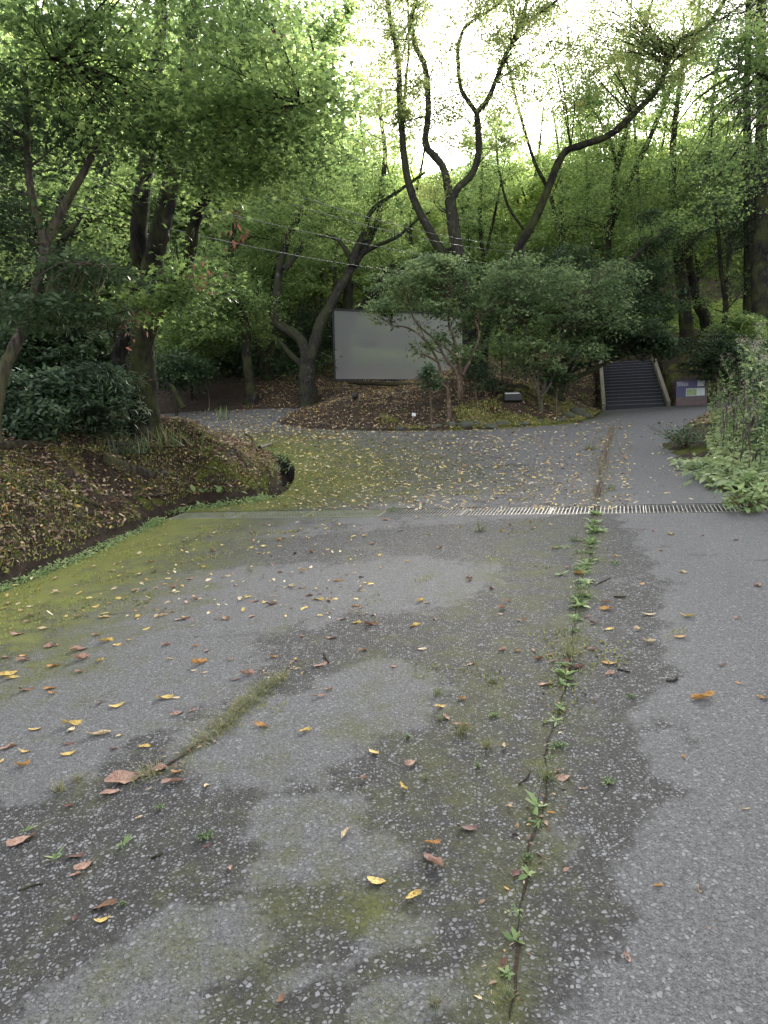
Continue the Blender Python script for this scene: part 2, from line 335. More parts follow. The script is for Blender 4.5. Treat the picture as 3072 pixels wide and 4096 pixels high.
def asphalt():
    m, nt, out = new_mat('worn_asphalt'); k = N(nt); g = k.n('NewGeometry'); P = g.outputs['Position']
    def attr(n_): return k.n('Attribute', attribute_name=n_).outputs['Fac']
    wob = k.n('VectorMath', operation='ADD'); nv = k.n('TexNoise'); nv.inputs['Scale'].default_value = 30; k.l(P, nv.inputs['Vector'])
    sc = k.n('VectorMath', operation='SCALE'); k.l(nv.outputs[1], sc.inputs[0]); sc.inputs['Scale'].default_value = .012; k.l(P, wob.inputs[0]); k.l(sc.outputs[0], wob.inputs[1])
    v1 = k.vor(70, wob.outputs[0]); e1 = k.vor(70, wob.outputs[0]); e1.feature = 'DISTANCE_TO_EDGE'; v2 = k.vor(150, wob.outputs[0]); v3 = k.vor(240, P)
    rs1 = k.n('SeparateColor'); k.l(v1.outputs['Color'], rs1.inputs[0]); rs2 = k.n('SeparateColor'); k.l(v2.outputs['Color'], rs2.inputs[0])
    th1 = k.math('ADD', .02, k.math('MULTIPLY', k.math('SUBTRACT', 1, rs1.outputs[0]), .36)); st1 = k.math('MULTIPLY', k.math('SUBTRACT', e1.outputs['Distance'], th1), 9, True)
    th2 = k.math('ADD', k.math('MULTIPLY', rs2.outputs[1], .40), .04); st2 = k.math('MULTIPLY', k.math('SUBTRACT', th2, v2.outputs['Distance']), 7, True)
    big = k.mix(.10, k.noise(3.0, 10, .72, P), (.5, .5, .5)); mid = k.noise(5, 6, .65, P); fine = k.noise(70, 5, .7, P)
    pm = k.math('ADD', k.math('ADD', big, k.math('MULTIPLY', k.math('SUBTRACT', mid, .5), .30)), attr('worn'))
    worn = k.ramp(pm, [(.45, (.05, .05, .05)), (.545, (.9, .9, .9))])          # pale dusty worn patches
    wornf = k.math('MULTIPLY', worn, 1)
    matrix = k.ramp(fine, [(.3, (.014, .014, .012)), (.55, (.036, .035, .032)), (.75, (.07, .069, .064))])
    dust = k.ramp(k.mix(.5, fine, k.noise(190, 4, .7, P)), [(.34, (.020, .020, .018)), (.47, (.088, .088, .087)), (.56, (.140, .140, .139)), (.68, (.22, .22, .218))])
    base = k.mix(wornf, matrix, dust)
    stone = k.ramp(k.mix(.35, rs1.outputs[1], fine), [(0, (.08, .08, .08)), (.4, (.14, .14, .145)), (.65, (.22, .22, .225)), (.9, (.26, .26, .26))])
    stone2 = k.ramp(rs2.outputs[2], [(0, (.07, .07, .07)), (.6, (.13, .13, .13)), (.9, (.25, .25, .245))])
    base = k.mix(k.math('MULTIPLY', st2, .75), base, stone2)
    base = k.mix(k.math('MULTIPLY', st1, k.math('SUBTRACT', .95, k.math('MULTIPLY', wornf, .25))), base, stone)
    dk = attr('damp_shade'); base = k.mix(k.math('MULTIPLY', k.ramp(k.math('ADD', dk, k.math('MULTIPLY', k.math('SUBTRACT', mid, .5), 1.4)), [(.42, (0, 0, 0)), (.58, (1, 1, 1))]), .62), base, (.018, .017, .015))
    # algae and moss
    ms = attr('moss'); mf = k.math('ADD', ms, k.math('MULTIPLY', k.math('SUBTRACT', k.mix(.5, k.noise(3.2, 9, .7, P), mid), .5), 1.9))
    alg = k.ramp(mf, [(.28, (0, 0, 0)), (.62, (.8, .8, .8))]); mos = k.ramp(mf, [(.60, (0, 0, 0)), (.92, (.9, .9, .9))])
    keep = k.math('SUBTRACT', 1, k.math('MULTIPLY', st1, .45))
    base = k.mix(k.math('MULTIPLY', alg, keep), base, k.ramp(fine, [(.3, (.03, .033, .010)), (.7, (.105, .115, .03))]))
    base = k.mix(k.math('MULTIPLY', mos, keep), base, k.ramp(k.noise(240, 4, .7, P), [(.3, (.06, .068, .012)), (.55, (.15, .165, .025)), (.75, (.27, .28, .045))]))
    p = k.n('BsdfPrincipled'); k.l(base, p.inputs['Base Color']); p.inputs['Roughness'].default_value = .85; p.inputs['Specular IOR Level'].default_value = .22
    h = k.math('ADD', k.math('MULTIPLY', st1, .55), k.math('ADD', k.math('MULTIPLY', st2, .3), k.math('MULTIPLY', fine, .5)))
    b = k.n('Bump'); b.inputs['Strength'].default_value = .85; b.inputs['Distance'].default_value = .009; k.l(h, b.inputs['Height']); k.l(b.outputs[0], p.inputs['Normal'])
    k.l(p.outputs[0], out.inputs[0]); return m
M['asphalt'] = asphalt()
M['galv'] = simple('galvanised_steel', (.20, .20, .19), .5, .35, 14, .5, .15, 90, (.12, .12, .10))
M['galvmoss'] = simple('mossy_steel', (.22, .225, .18), .7, .1, 10, .4, .2, 90, (.15, .17, .08))
M['concrete'] = simple('dark_concrete', (.09, .085, .075), .9, 0, 8, .6, .3, 50)
M['beam'] = simple('weathered_beam', (.22, .195, .155), .85, 0, 9, .4, .4, 40, (.13, .115, .08))
M['tread'] = simple('dark_stair_board', (.006, .007, .013), .6, 0, 12, .4, .2, 60)
M['nosing'] = simple('pale_step_edge', (.22, .24, .28), .5, 0, 12, .3, .1, 60)
M['black'] = simple('black_metal', (.012, .013, .014), .5, .2, 20, .3, .1)
M['stone'] = simple('mossy_stone', (.07, .068, .06), .9, 0, 7, .5, .6, 22, (.035, .045, .016))
M['log'] = bark('rotting_wood', (.018, .014, .011), (.075, .062, .05), .3)
M['brown'] = simple('brown_board', (.12, .08, .075), .6, 0, 10, .25, .1)
M['purple'] = simple('purple_print', (.05, .045, .135), .45, 0, 8, .15, .03)
M['palepaper'] = simple('pale_print', (.55, .62, .60), .5, 0, 25, .2, .03)
M['greenprint'] = simple('green_print', (.30, .40, .18), .5, 0, 14, .35, .03)
M['white'] = simple('white_plastic', (.75, .75, .73), .4, 0, 20, .1, .03)
M['cable'] = simple('cable_rubber', (.09, .09, .085), .5)
def scrim():
    m, nt, out = new_mat('projection_scrim'); k = N(nt); g = k.n('NewGeometry')
    p = k.n('BsdfPrincipled'); p.inputs['Base Color'].default_value = (.85, .85, .88, 1); p.inputs['Roughness'].default_value = .6
    t = k.n('BsdfTranslucent'); t.inputs['Color'].default_value = (.85, .85, .88, 1)
    x = k.n('MixShader'); x.inputs[0].default_value = .55; k.l(p.outputs[0], x.inputs[1]); k.l(t.outputs[0], x.inputs[2])
    tr = k.n('BsdfTransparent'); y = k.n('MixShader'); y.inputs[0].default_value = .56; k.l(x.outputs[0], y.inputs[1]); k.l(tr.outputs[0], y.inputs[2])
    k.l(y.outputs[0], out.inputs[0]); return m
M['scrim'] = scrim()

# ------------------------------------------------------------------ terrain
xs = np.unique(np.concatenate([np.linspace(-90, -14, 20), np.linspace(-14, -5, 60), np.arange(-5, 5, .075), np.arange(5, 14, .15), np.linspace(14, 90, 20)]).round(4))
ys = np.unique(np.concatenate([np.linspace(-10, 2, 12), np.arange(2, 20, .085), np.arange(20, 34, .2), np.linspace(34, 150, 30)]).round(4))
XX, YY = np.meshgrid(xs, ys, indexing='ij'); ZZ = G(XX, YY)
i, j = np.meshgrid(np.arange(len(xs)-1), np.arange(len(ys)-1), indexing='ij'); ny = len(ys)
Fc = np.stack([i*ny+j, (i+1)*ny+j, (i+1)*ny+j+1, i*ny+j+1], -1).reshape(-1, 4)
d_ = pdist(XX, YY, ROAD); leftm = (XX < 0) & (YY < ynear(XX))
mossa = np.where(leftm, .47-.06*d_, np.where(XX > 4.6, .35+.1*(YY < 24), .12+.42*(1-sst(.2, 1.6, d_))*sst(0, 2.5, XX)))
mossa = np.where(YY > 30, .35, mossa); mossa = np.where(leftm & (d_ < .3), -.1, mossa)
link('ground', mesh_np('ground', np.stack([XX, YY, ZZ], -1).reshape(-1, 3), Fc, attrs={'moss': mossa.ravel()}), M['soil'])['kind'] = 'structure'

# ------------------------------------------------------------------ road: near slab and far slab either side of the drain
def side(p): return (p-GA)@gn
def road_mesh():
    bm = bmesh.new(); n = len(ROAD)
    vs = [bm.verts.new((p[0], p[1], 0)) for p in ROAD]; bm.faces.new(vs)
    # cut out the trench
    for off in (0.0, GW):
        q = GA+gn*off; bmesh.ops.bisect_plane(bm, geom=bm.verts[:]+bm.edges[:]+bm.faces[:], plane_co=(q[0], q[1], 0), plane_no=(gn[0], gn[1], 0))
    kill = [f for f in bm.faces if 0 < side(np.array(f.calc_center_median()[:2])) < GW and abs(f.calc_center_median().x) < 6]
    bmesh.ops.delete(bm, geom=kill, context='FACES')
    def cuts(v, no):
        for c in v: bmesh.ops.bisect_plane(bm, geom=bm.verts[:]+bm.edges[:]+bm.faces[:], plane_co=(c*no[0], c*no[1], 0), plane_no=no)
    cuts(np.concatenate([np.arange(-4, 3.5, .11), np.arange(3.6, 12, .3), np.arange(-19, -4.1, 1.)]), (1, 0, 0))
    cuts(np.concatenate([np.arange(1., 5, .11), np.arange(5.1, 20, .25), np.arange(20.2, 28, .6)]), (0, 1, 0))
    ext = bmesh.ops.extrude_face_region(bm, geom=[]) if False else None
    bd = [e for e in bm.edges if e.is_boundary]
    r = bmesh.ops.extrude_edge_only(bm, edges=bd); low = {v for v in r['geom'] if isinstance(v, bmesh.types.BMVert)}
    V = np.array([v.co[:] for v in bm.verts]); z = R(V[:, 0], V[:, 1])+.006*fbm(V[:, 0], V[:, 1], .8, 3, 11)
    for v, zz in zip(bm.verts, z): v.co.z = zz-(.45 if v in low else 0)
    me = bpy.data.meshes.new('road'); bm.to_mesh(me); bm.free(); return me, V
rm, RV = road_mesh(); X, Y = RV[:, 0], RV[:, 1]
crackP = np.array([onroad(*p) for p in ((2010, 4090), (2060, 3800), (2110, 3400), (2170, 3200), (2215, 2950), (2262, 2720), (2290, 2560), (2330, 2330), (2370, 2130), (2385, 2010), (2405, 1900), (2430, 1790), (2450, 1715))])
lcrackP = np.array([onroad(*p) for p in ((560, 3110), (700, 3040), (860, 2930), (1000, 2800), (1130, 2700), (1200, 2640))])
dL = pdist(X, Y, LE, False); dC = pdist(X, Y, crackP, False); dLC = pdist(X, Y, lcrackP, False); dM = pdist(X, Y, np.array(mound_edge), False)
# crack x at each y, to know which side a point is on
cx = np.interp(Y, crackP[:, 1], crackP[:, 0])
moss = 1.05-.40*np.clip(dL, 0, 9)
moss = np.where(Y < 9.2, np.where(Y > 4.0, 1.05-.36*dL, 1.05-.36*dL-.28*(4.0-Y)), np.maximum(.86-.15*dL, moss*.9))
moss = np.maximum(moss, .38*np.exp(-dC/.28)+.10*np.exp(-dC/.8)); moss = np.maximum(moss, .42*np.exp(-dLC/.16))
moss = np.maximum(moss, .55*np.exp(-dM/.9)); moss = np.maximum(moss, (.22+.16*np.exp(-((X-cx+.5)/.6)**2))*(X < cx)*(Y < 7.5))
moss = np.where((X > cx+.35) & (dM > 2), np.minimum(moss, .08), moss)
def pxblob(lst):
    out = np.full(X.shape, -1.)
    for px, py, rx_, ry_ in lst:
        c = onroad(px, py); a = np.linalg.norm(onroad(px+rx_, py)-c); b0, b1 = onroad(px, py-ry_), onroad(px, py+ry_); b_ = np.linalg.norm(b0-b1)/2; c = (b0+b1)/2
        out = np.maximum(out, 1-np.hypot((X-c[0])/a, (Y-c[1])/b_))
    return out
pb = pxblob(((1130, 2960, 420, 180), (1500, 2800, 300, 150), (1230, 3260, 260, 100), (1330, 3430, 330, 90), (770, 3800, 320, 150), (1600, 3740, 190, 100), (450, 4040, 500, 110), (1650, 4000, 200, 110), (420, 2750, 620, 220), (900, 2420, 700, 150), (1500, 2350, 500, 110), (150, 3060, 260, 120), (1250, 3900, 120, 70)))
bx_ = [onroad(px, py) for px, py in ((2180, 4080), (2230, 3800), (2480, 3700), (2420, 3600), (2500, 3400), (2640, 3250), (2660, 3100), (2560, 3000), (2500, 2900), (2560, 2800), (2680, 2700), (2640, 2500), (2620, 2300), (2500, 2100))]
bxx = np.interp(Y, [p[1] for p in bx_], [p[0] for p in bx_])
worn_ = np.where(X > bxx, .16, np.where(X > cx, -.09, np.where(Y < 7.5, np.clip(pb*.6, -.15, .17), .04)))
worn_ = np.where(X > bxx, .02+.5*np.clip(X-bxx, 0, .24), worn_)
worn = np.where(X > cx+.25, .14-.10*np.exp(-((X-cx-.45)/.4)**2), np.where(Y < 9, -.005, .12))+.04*(Y > 3.4)
damp_shade = .62*np.exp(-((X-cx-.30)/.22)**2)*np.exp(-((Y-2.9)/1.1)**4)+.55*np.exp(-((X-cx-.22)/.2)**2)*np.exp(-((Y-6.3)/.9)**4)
damp_shade = np.where((X > cx+.02) & (X < bxx), .30, 0)*sst(0, .1, X-cx)+.25*(pb < -.1)*(X < cx)*(Y < 4.2)
lowv = np.array([v.co.z for v in rm.vertices]) < R(X, Y)-.2; moss = np.where(lowv, -3., moss); damp_shade = np.where(lowv, 2., damp_shade)  # slab sides painted near black, standing in for shade in ditch and trench
for nm, v in (('moss', moss), ('worn', worn_), ('damp_shade', damp_shade)):
    a = rm.attributes.new(nm, 'FLOAT', 'POINT'); a.data.foreach_set('value', v.astype(np.float32))
link('road', rm, M['asphalt'])['kind'] = 'structure'
# ------------------------------------------------------------------ boxes
EX, EYv, EZ = np.eye(3)
def with_stems(me_leaf, A, r=.0016, root=None):
    # join leaf mesh with thin stems running to a common root so that the plant is one piece
    T_ = Tubes(); c = np.array([0, 0, -.004]) if root is None else root
    for a in A: T_.add([c, (c+a)/2+EZ*.15*np.linalg.norm(a-c), a], [r, r, r*.8], 3, 0, 1)
    st = T_.mesh('st'); bm = bmesh.new(); bm.from_mesh(me_leaf); bm.from_mesh(st); bm.to_mesh(me_leaf); bm.free(); bpy.data.meshes.remove(st)
    return me_leaf
class MB:
    def __init__(s): s.v = []; s.f = []
    def box(s, c, ax, ay, az, hx, hy, hz):
        c = np.array(c, float); n = len(s.v)
        for a in (-1, 1):
            for b in (-1, 1):
                for d in (-1, 1): s.v.append(c+a*hx*ax+b*hy*ay+d*hz*az)
        s.f += [[n+q for q in f] for f in ((0, 1, 3, 2), (4, 6, 7, 5), (0, 4, 5, 1), (2, 3, 7, 6), (0, 2, 6, 4), (1, 5, 7, 3))]
    def mesh(s, name, bevel=0):
        me = bpy.data.meshes.new(name); me.from_pydata([tuple(v) for v in s.v], [], s.f)
        bm = bmesh.new(); bm.from_mesh(me); bmesh.ops.recalc_face_normals(bm, faces=bm.faces)
        if bevel: bmesh.ops.bevel(bm, geom=bm.edges[:], offset=bevel, segments=2, affect='EDGES', profile=.6)
        bm.to_mesh(me); bm.free(); return me
# drain channel and grates
gu3 = np.array([gd[0], gd[1], (R(*GB)-R(*GA))/np.linalg.norm(GB-GA)]); gu3 /= np.linalg.norm(gu3)
gn3 = np.array([gn[0], gn[1], GX*gn[0]+GY*gn[1]]); gn3 -= gu3*(gn3@gu3); gn3 /= np.linalg.norm(gn3); gz3 = np.cross(gu3, gn3)
Ltot = np.linalg.norm(GB-GA); O3 = np.array([GA[0], GA[1], float(R(*GA))]); mid = O3+gu3*Ltot/2+gn3*GW/2
b = MB(); b.box(mid-gz3*.40, gu3, gn3, gz3, Ltot/2, GW/2-.002, .02)
for s_ in (.018, GW-.018): b.box(O3+gu3*Ltot/2+gn3*s_-gz3*.225, gu3, gn3, gz3, Ltot/2, .016, .15)
tag(link('drain_channel', b.mesh('drain_channel'), M['concrete']), kind='structure')
NG = 8; PL = Ltot/NG
gl = ['mossy grey drain grate at the left end by the bank, first of the row', 'drain grate with greenish film, second from the bank in the row', 'drain grate, third from the left bank in the row', 'drain grate, fourth from the left bank, just left of the weedy crack side',
      'drain grate left of the crack weeds, fifth from the bank', 'pale steel drain grate crossed by the crack weeds, sixth from the bank', 'pale steel drain grate right of the crack, seventh from the bank', 'steel drain grate half hidden under the leafy plant at the right edge']
for q in range(NG):
    o0 = O3+gu3*(q*PL+.006)+gn3*.036-gz3*.004; W = GW-.072; L = PL-.012
    t = empty('drain_grate', tuple(o0), gl[q], 'drain grate', 'steel drain grates in a row across the road')
    mt = M['galvmoss'] if q < 3 else M['galv']
    f = MB(); c = gu3*L/2
    for y_ in (.008, W-.008): f.box(c+gn3*y_-gz3*.012, gu3, gn3, gz3, L/2, .008, .016)
    for x_ in (.006, L-.006): f.box(gu3*x_+gn3*W/2-gz3*.012, gn3, gu3, gz3, W/2-.0165, .006, .0155)
    link('frame', f.mesh('grate_frame'), mt, t)
    g_ = MB(); nb = 24
    for a in range(1, nb): g_.box(gu3*(L*a/nb)+gn3*W/2-gz3*.004, gn3, gu3, gz3, W/2-.017, .0042, .004)
    for a in range(1, 5): g_.box(c+gn3*(W*a/5)-gz3*.0042, gu3, gn3, gz3, L/2-.0125, .0030, .0028)
    link('grid', g_.mesh('grate_grid'), mt, t)
# ------------------------------------------------------------------ stairs
t3 = np.array([sdir[0], sdir[1], 0]); p3 = np.array([sup[0], sup[1], 0]); so3 = np.array([SA[0], SA[1], SZ])
stair = empty('staircase', tuple(so3+t3*SW/2), 'dark wooden staircase of fifteen steps climbing the bank between two pale beams', 'staircase')
b = MB(); e = MB(); loc0 = -t3*SW/2
for q in range(NST):
    c = loc0+t3*SW/2+p3*(q*TREAD+TREAD/2+.05)+EZ*(q*RISE+RISE/2-.5+.3)
    b.box(loc0+t3*SW/2+p3*(q*TREAD+TREAD/2+.05)+EZ*(q*RISE+RISE/2-.1), t3, p3, EZ, SW/2-.12, TREAD/2-.001, RISE/2+.1)
    e.box(loc0+t3*SW/2+p3*(q*TREAD+.045)+EZ*((q+1)*RISE+.001), t3, p3, EZ, SW/2-.13, .010, .0045)
link('steps', b.mesh('steps'), M['tread'], stair); link('step_edges', e.mesh('step_edges'), M['nosing'], stair)
run = NST*TREAD; sl_ = p3*run+EZ*NST*RISE; L = np.linalg.norm(sl_); sl_ /= L; nn = np.cross(t3, sl_)
for s_ in (.03, SW-.03):
    f = MB(); f.box(loc0+t3*s_+sl_*(L/2+.05)+nn*.08, t3, sl_, nn, .062, L/2+.22, .17)
    o = link('side_beam', f.mesh('side_beam', .01), M['beam'], stair)
# landing behind the stairs handled by terrain; curb at the right foot
b = MB(); c = so3+t3*(SW+.75)+p3*.05+EZ*.05; b.box((0, 0, 0), t3, p3, EZ, .62, .09, .09)
k_ = link('kerb_block', b.mesh('kerb_block', .02), M['stone']); k_.location = c
tag(k_, 'mossy low stone block on the ground right of the stair foot', 'kerb stone')
# information board
ib = at(2762, 1624, 23.6); ibz = gz(ib[0], ib[1]); bx = 23.6/F
bd = np.array([math.cos(.42), -math.sin(.42), 0]); bn = np.array([bd[1]*-1, bd[0], 0]); bn = np.array([math.sin(.42), math.cos(.42), 0])
sign = empty('information_board', (ib[0], ib[1], at(2762, 1624, 23.6)[2]), 'low information board with purple and pale green prints beside the stair foot', 'sign')
W = 108*bx; H = 100*bx
b = MB(); b.box(EZ*(H/2+.02), bd, bn, EZ, W/2, .03, H/2); b.box(EZ*(H/2)+bd*(W/2+.02), bd, bn, EZ, .022, .045, H/2+.03); b.box(-EZ*.25, bd, bn, EZ, W/2-.05, .025, .25)
link('board', b.mesh('board', .004), M['brown'], sign)
def panel(nm, x0, x1, y0, y1, m, o):
    b = MB(); b.box(bd*((x0+x1)/2-.5)*W+EZ*((y0+y1)/2*H+.02)-bn*(.031+o), bd, bn, EZ, (x1-x0)/2*W, .0015+o, (y1-y0)/2*H); link(nm, b.mesh(nm), m, sign)
panel('purple_panel', .0, .985, .34, 1, M['purple'], .001)
panel('pale_notice', .72, .965, .74, .985, M['palepaper'], .004)
panel('map_panel', .34, .975, .37, .67, M['palepaper'], .004)
panel('green_print', .36, .70, .39, .65, M['greenprint'], .006)
b = MB()
for rr in range(4):
    for cc in range(7 if rr else 4):
        b.box(bd*(.05+cc*.055+(.004*rr)-.5)*W+EZ*((.93-rr*.045)*H+.02)-bn*.037, bd, bn, EZ, .018*W, .001, .008*H)
link('lettering', b.mesh('lettering'), M['white'], sign)
# ------------------------------------------------------------------ projection screen
c00, c10, c01, c11 = [at(*p) for p in ((1343, 1516, 29.5), (1852, 1519, 31.0), (1333, 1251, 29.5), (1845, 1262, 31.0))]
up = EZ; sx = c10-c00; wS = np.linalg.norm(sx); sx /= wS; hS = (c01-c00)@EZ*.5+(c11-c10)@EZ*.5
up = EZ-sx*(EZ@sx); up /= np.linalg.norm(up); sn = np.cross(sx, up)
scr = empty('projection_screen', tuple(c00), 'large pale translucent screen in a thin black frame standing behind the mound', 'screen')
nx = 24; V = []; Fq = []
for a in range(nx+1):
    for c in range(13):
        u, v = a/nx, c/12; V.append(sx*u*wS+up*v*hS+sn*(.03*math.sin(u*9)*v*(1-v)+.02*math.sin(u*31+v*3)*(1-v)*v))
for a in range(nx):
    for c in range(12): Fq.append((a*13+c, (a+1)*13+c, (a+1)*13+c+1, a*13+c+1))
link('fabric', mesh_np('fabric', np.array(V), np.array(Fq)), M['scrim'], scr)
b = MB(); fr = .045
b.box(sx*wS/2-up*fr, sx, up, sn, wS/2+2*fr, fr, .03); b.box(sx*wS/2+up*(hS+fr), sx, up, sn, wS/2+2*fr, fr, .03)
b.box(-sx*fr+up*(hS/2-.4), sx, up, sn, fr-.001, hS/2+.39, .028); b.box(sx*(wS+fr)+up*(hS/2-.4), sx, up, sn, fr-.001, hS/2+.39, .028)
link('frame', b.mesh('screen_frame'), M['black'], scr)

# ------------------------------------------------------------------ trees
def limbpts(spec, dscale=1):
    P = []; r = []
    for s in spec:
        P.append(at(s[0], s[1], s[2])); r.append(s[3]*.76*s[2]/F)
    return np.array(P), np.array(r)
def spray(c, rs, n, flat=.22, lsize=.05):
    a = rng.uniform(0, 2*math.pi, n); q = np.sqrt(rng.random(n))*rs
    tx, ty = rng.normal(0, .22, 2)
    dx, dy = q*np.cos(a), q*np.sin(a)
    return np.stack([c[0]+dx, c[1]+dy, c[2]+dx*tx+dy*ty-(q/rs)**2*rs*.22+rng.normal(0, flat*rs*.5, n)], -1)
def grow(T_, P, r, n, lo, L, tips, lvl=1, up=.35, k=4, rmin=.006):
    """side branches off a limb; collects tip points"""
    m = len(P)
    for _ in range(n):
        t = lo+(1-lo)*rng.random()**.8; i = min(int(t*(m-1)), m-2); p = P[i]; d = P[i+1]-P[i]; d /= np.linalg.norm(d)+1e-9
        s = rng.normal(0, 1, 3); s -= d*(s@d)*.6; s[2] = abs(s[2])*up+s[2]*.25; s /= np.linalg.norm(s); s = s*.85+d*.45
        l = L*rng.uniform(.5, 1.15); q = [p]; cur = s.copy()
        for j in range(4):
            cur = cur+rng.normal(0, .22, 3); cur[2] += .06; cur /= np.linalg.norm(cur); q.append(q[-1]+cur*l/4)
        r0 = max(min(r[i]*.5, .012*l+.008), rmin); Q, rq = T_.add(q, np.linspace(r0, rmin*.6, 5), k, .03, 2)
        tips += [q[2], q[3], q[4]]
        if lvl > 0: grow(T_, Q, rq, 3, .3, L*.5, tips, lvl-1, up, 3, rmin*.8)
def crown_from_tips(tips, per, rs, tm=None):
    return np.concatenate([spray(t, rs*rng.uniform(.6, 1.5), max(2, int(2.4*per*rng.uniform(.5, 1.4)))) for t in tips]) if len(tips) else np.zeros((0, 3))
def blob(px, py, d, rx, ry, rz):
    return (at(px, py, d), rx*d/F, rz, ry*d/F)     # centre, half width, half depth (m), half height
DENS = 1.9
def fill(T_, skel, blobs, nsub, per, rs, tw=True):
    out = []
    for bl, ns in zip(blobs, nsub):
        c, a, dz, h = bl
        for _ in range(int(ns*DENS)):
            v = rng.normal(0, 1, 3); v /= np.linalg.norm(v); v *= rng.random()**.42
            p = c+v*np.array([a, dz, h]); q = rs*rng.uniform(.55, 1.35)
            out.append(spray(p, q, max(3, int(per*rng.uniform(.5, 1.5)))))
            if tw and skel is not None and rng.random() < .28:
                k_ = np.argmin(((skel-p)**2).sum(1)); s = skel[k_]; L = np.linalg.norm(p-s)
                if L < 6:
                    m_ = (s+p)/2+rng.normal(0, .08*L, 3)+EZ*.08*L
                    T_.add([s, m_, p], [.006+.006*L, .005+.003*L, .004], 3, 0, 3)
    return np.concatenate(out)
def tree(name, label, cat, limbs, bark_m, leaf_m, tmpl, lsize, blobs=(), nsub=(), per=60, rs=.45, base=True, group=None, growspec=None, gper=14, grs=.3, tilt=.45, k=12, extra=None):
    T_ = Tubes(); sk = []; tips = []
    P0 = None
    for li, sp in enumerate(limbs):
        P, r = limbpts(sp)
        if li == 0 and base:
            g = gz(P[0][0], P[0][1]); P[0][2] = min(P[0][2], g+.3)
            foot = P[0].copy(); foot[2] = g-.15; fl_ = foot.copy(); fl_[2] = g+.12; up_ = foot.copy()*.4+P[0]*.6; up_[2] = g+.42; P[0][2] = g+.75 if len(P) > 2 and P[1][2] > g+1.0 else P[0][2]
            if P[0][2] > g+.6: P = np.vstack([foot, fl_, up_, P]); r = np.concatenate([[r[0]*2.0, r[0]*1.55, r[0]*1.15], r])
            else: P = np.vstack([foot, P]); r = np.concatenate([[r[0]*1.45], r])
        if P0 is None: P0 = P[0].copy()
        Q, q = T_.add(P-P0, r, k if r[0] > .05 else 7, .075); sk.append(Q+P0)
        if growspec:
            n, lo, L = growspec[li] if isinstance(growspec, list) else growspec
            if n: tp = []; grow(T_, Q, q, n, lo, L, tp); tips += [x+P0 for x in tp]
    skel = np.concatenate(sk); skel_w = skel
    pts = []
    T2 = T_
    if len(blobs):
        class Off:  # twigs relative to base
            def add(s, P, *a): return T2.add(np.array(P)-P0, *a)
        pts.append(fill(Off(), skel_w, blobs, nsub, per, rs))
    if tips: pts.append(crown_from_tips(tips, gper, grs))
    root = empty(name, tuple(P0), label, cat, group)
    link('trunk', T_.mesh('trunk'), bark_m, root)
    if pts:
        A = np.concatenate(pts)-P0
        link('crown', leaves('crown', A, lsize*rng.uniform(.6, 1.3, len(A)), tmpl, tilt), leaf_m, root)
    return root
def pz(lst, d, w0, w1, dd=0):
    """pixel polyline -> limb spec with even taper and depth drift"""
    n = len(lst); return [(x, y, d+dd*i/(n-1), w0+(w1-w0)*i/(n-1)) for i, (x, y) in enumerate(lst)]
# T1 the big triple trunk on the left bank
tree('maple_tree', 'big dark tree with three thick trunks on the left bank', 'tree', [
    pz([(575, 1650), (570, 1500), (566, 1400)], 11, 74, 62),
    pz([(566, 1420), (555, 1311), (530, 1198), (550, 1033), (557, 880), (574, 722), (600, 560), (610, 380), (640, 150), (650, -80)], 11, 54, 30, 1),
    pz([(570, 1400), (585, 1231), (597, 1099), (632, 966), (648, 880), (680, 741), (713, 556), (740, 370), (760, 150), (800, -80)], 11, 58, 32, .5),
    pz([(575, 1400), (617, 1271), (676, 1198), (736, 1079), (762, 999), (787, 861), (840, 759), (875, 648), (895, 509), (960, 300), (1000, 60)], 11, 42, 22, -1),
    pz([(520, 1640), (492, 1500), (475, 1420), (530, 1310)], 11.3, 44, 34),
    pz([(880, 620), (960, 540), (1080, 470), (1200, 420)], 10.3, 12, 4, -1.5), pz([(720, 520), (600, 400), (420, 300), (200, 230)], 10.8, 14, 4, -3)],
    M['bark'], M['maple'], MAPLE, .105,
    [blob(300, 130, 8.5, 420, 190, 1.6), blob(820, 160, 9, 420, 230, 1.8), blob(1040, 420, 8.6, 330, 230, 1.2), blob(620, 420, 8.2, 380, 200, 1.2), blob(1180, 620, 9.3, 260, 170, 1.2), blob(150, 380, 9, 250, 200, 1.5),
     blob(760, 1120, 9.6, 160, 100, .7), blob(600, 1190, 9.4, 170, 90, .7), blob(330, 700, 10.5, 300, 170, 1.2), blob(900, 700, 9, 250, 100, .8)],
    [50, 66, 56, 44, 34, 26, 18, 14, 14, 22], per=30, rs=.42, tilt=.42, growspec=[(0, 0, 0), (4, .4, 1.5), (4, .4, 1.5), (5, .5, 1.4), (0, 0, 0), (3, .2, .9), (4, .2, 1)], gper=10)
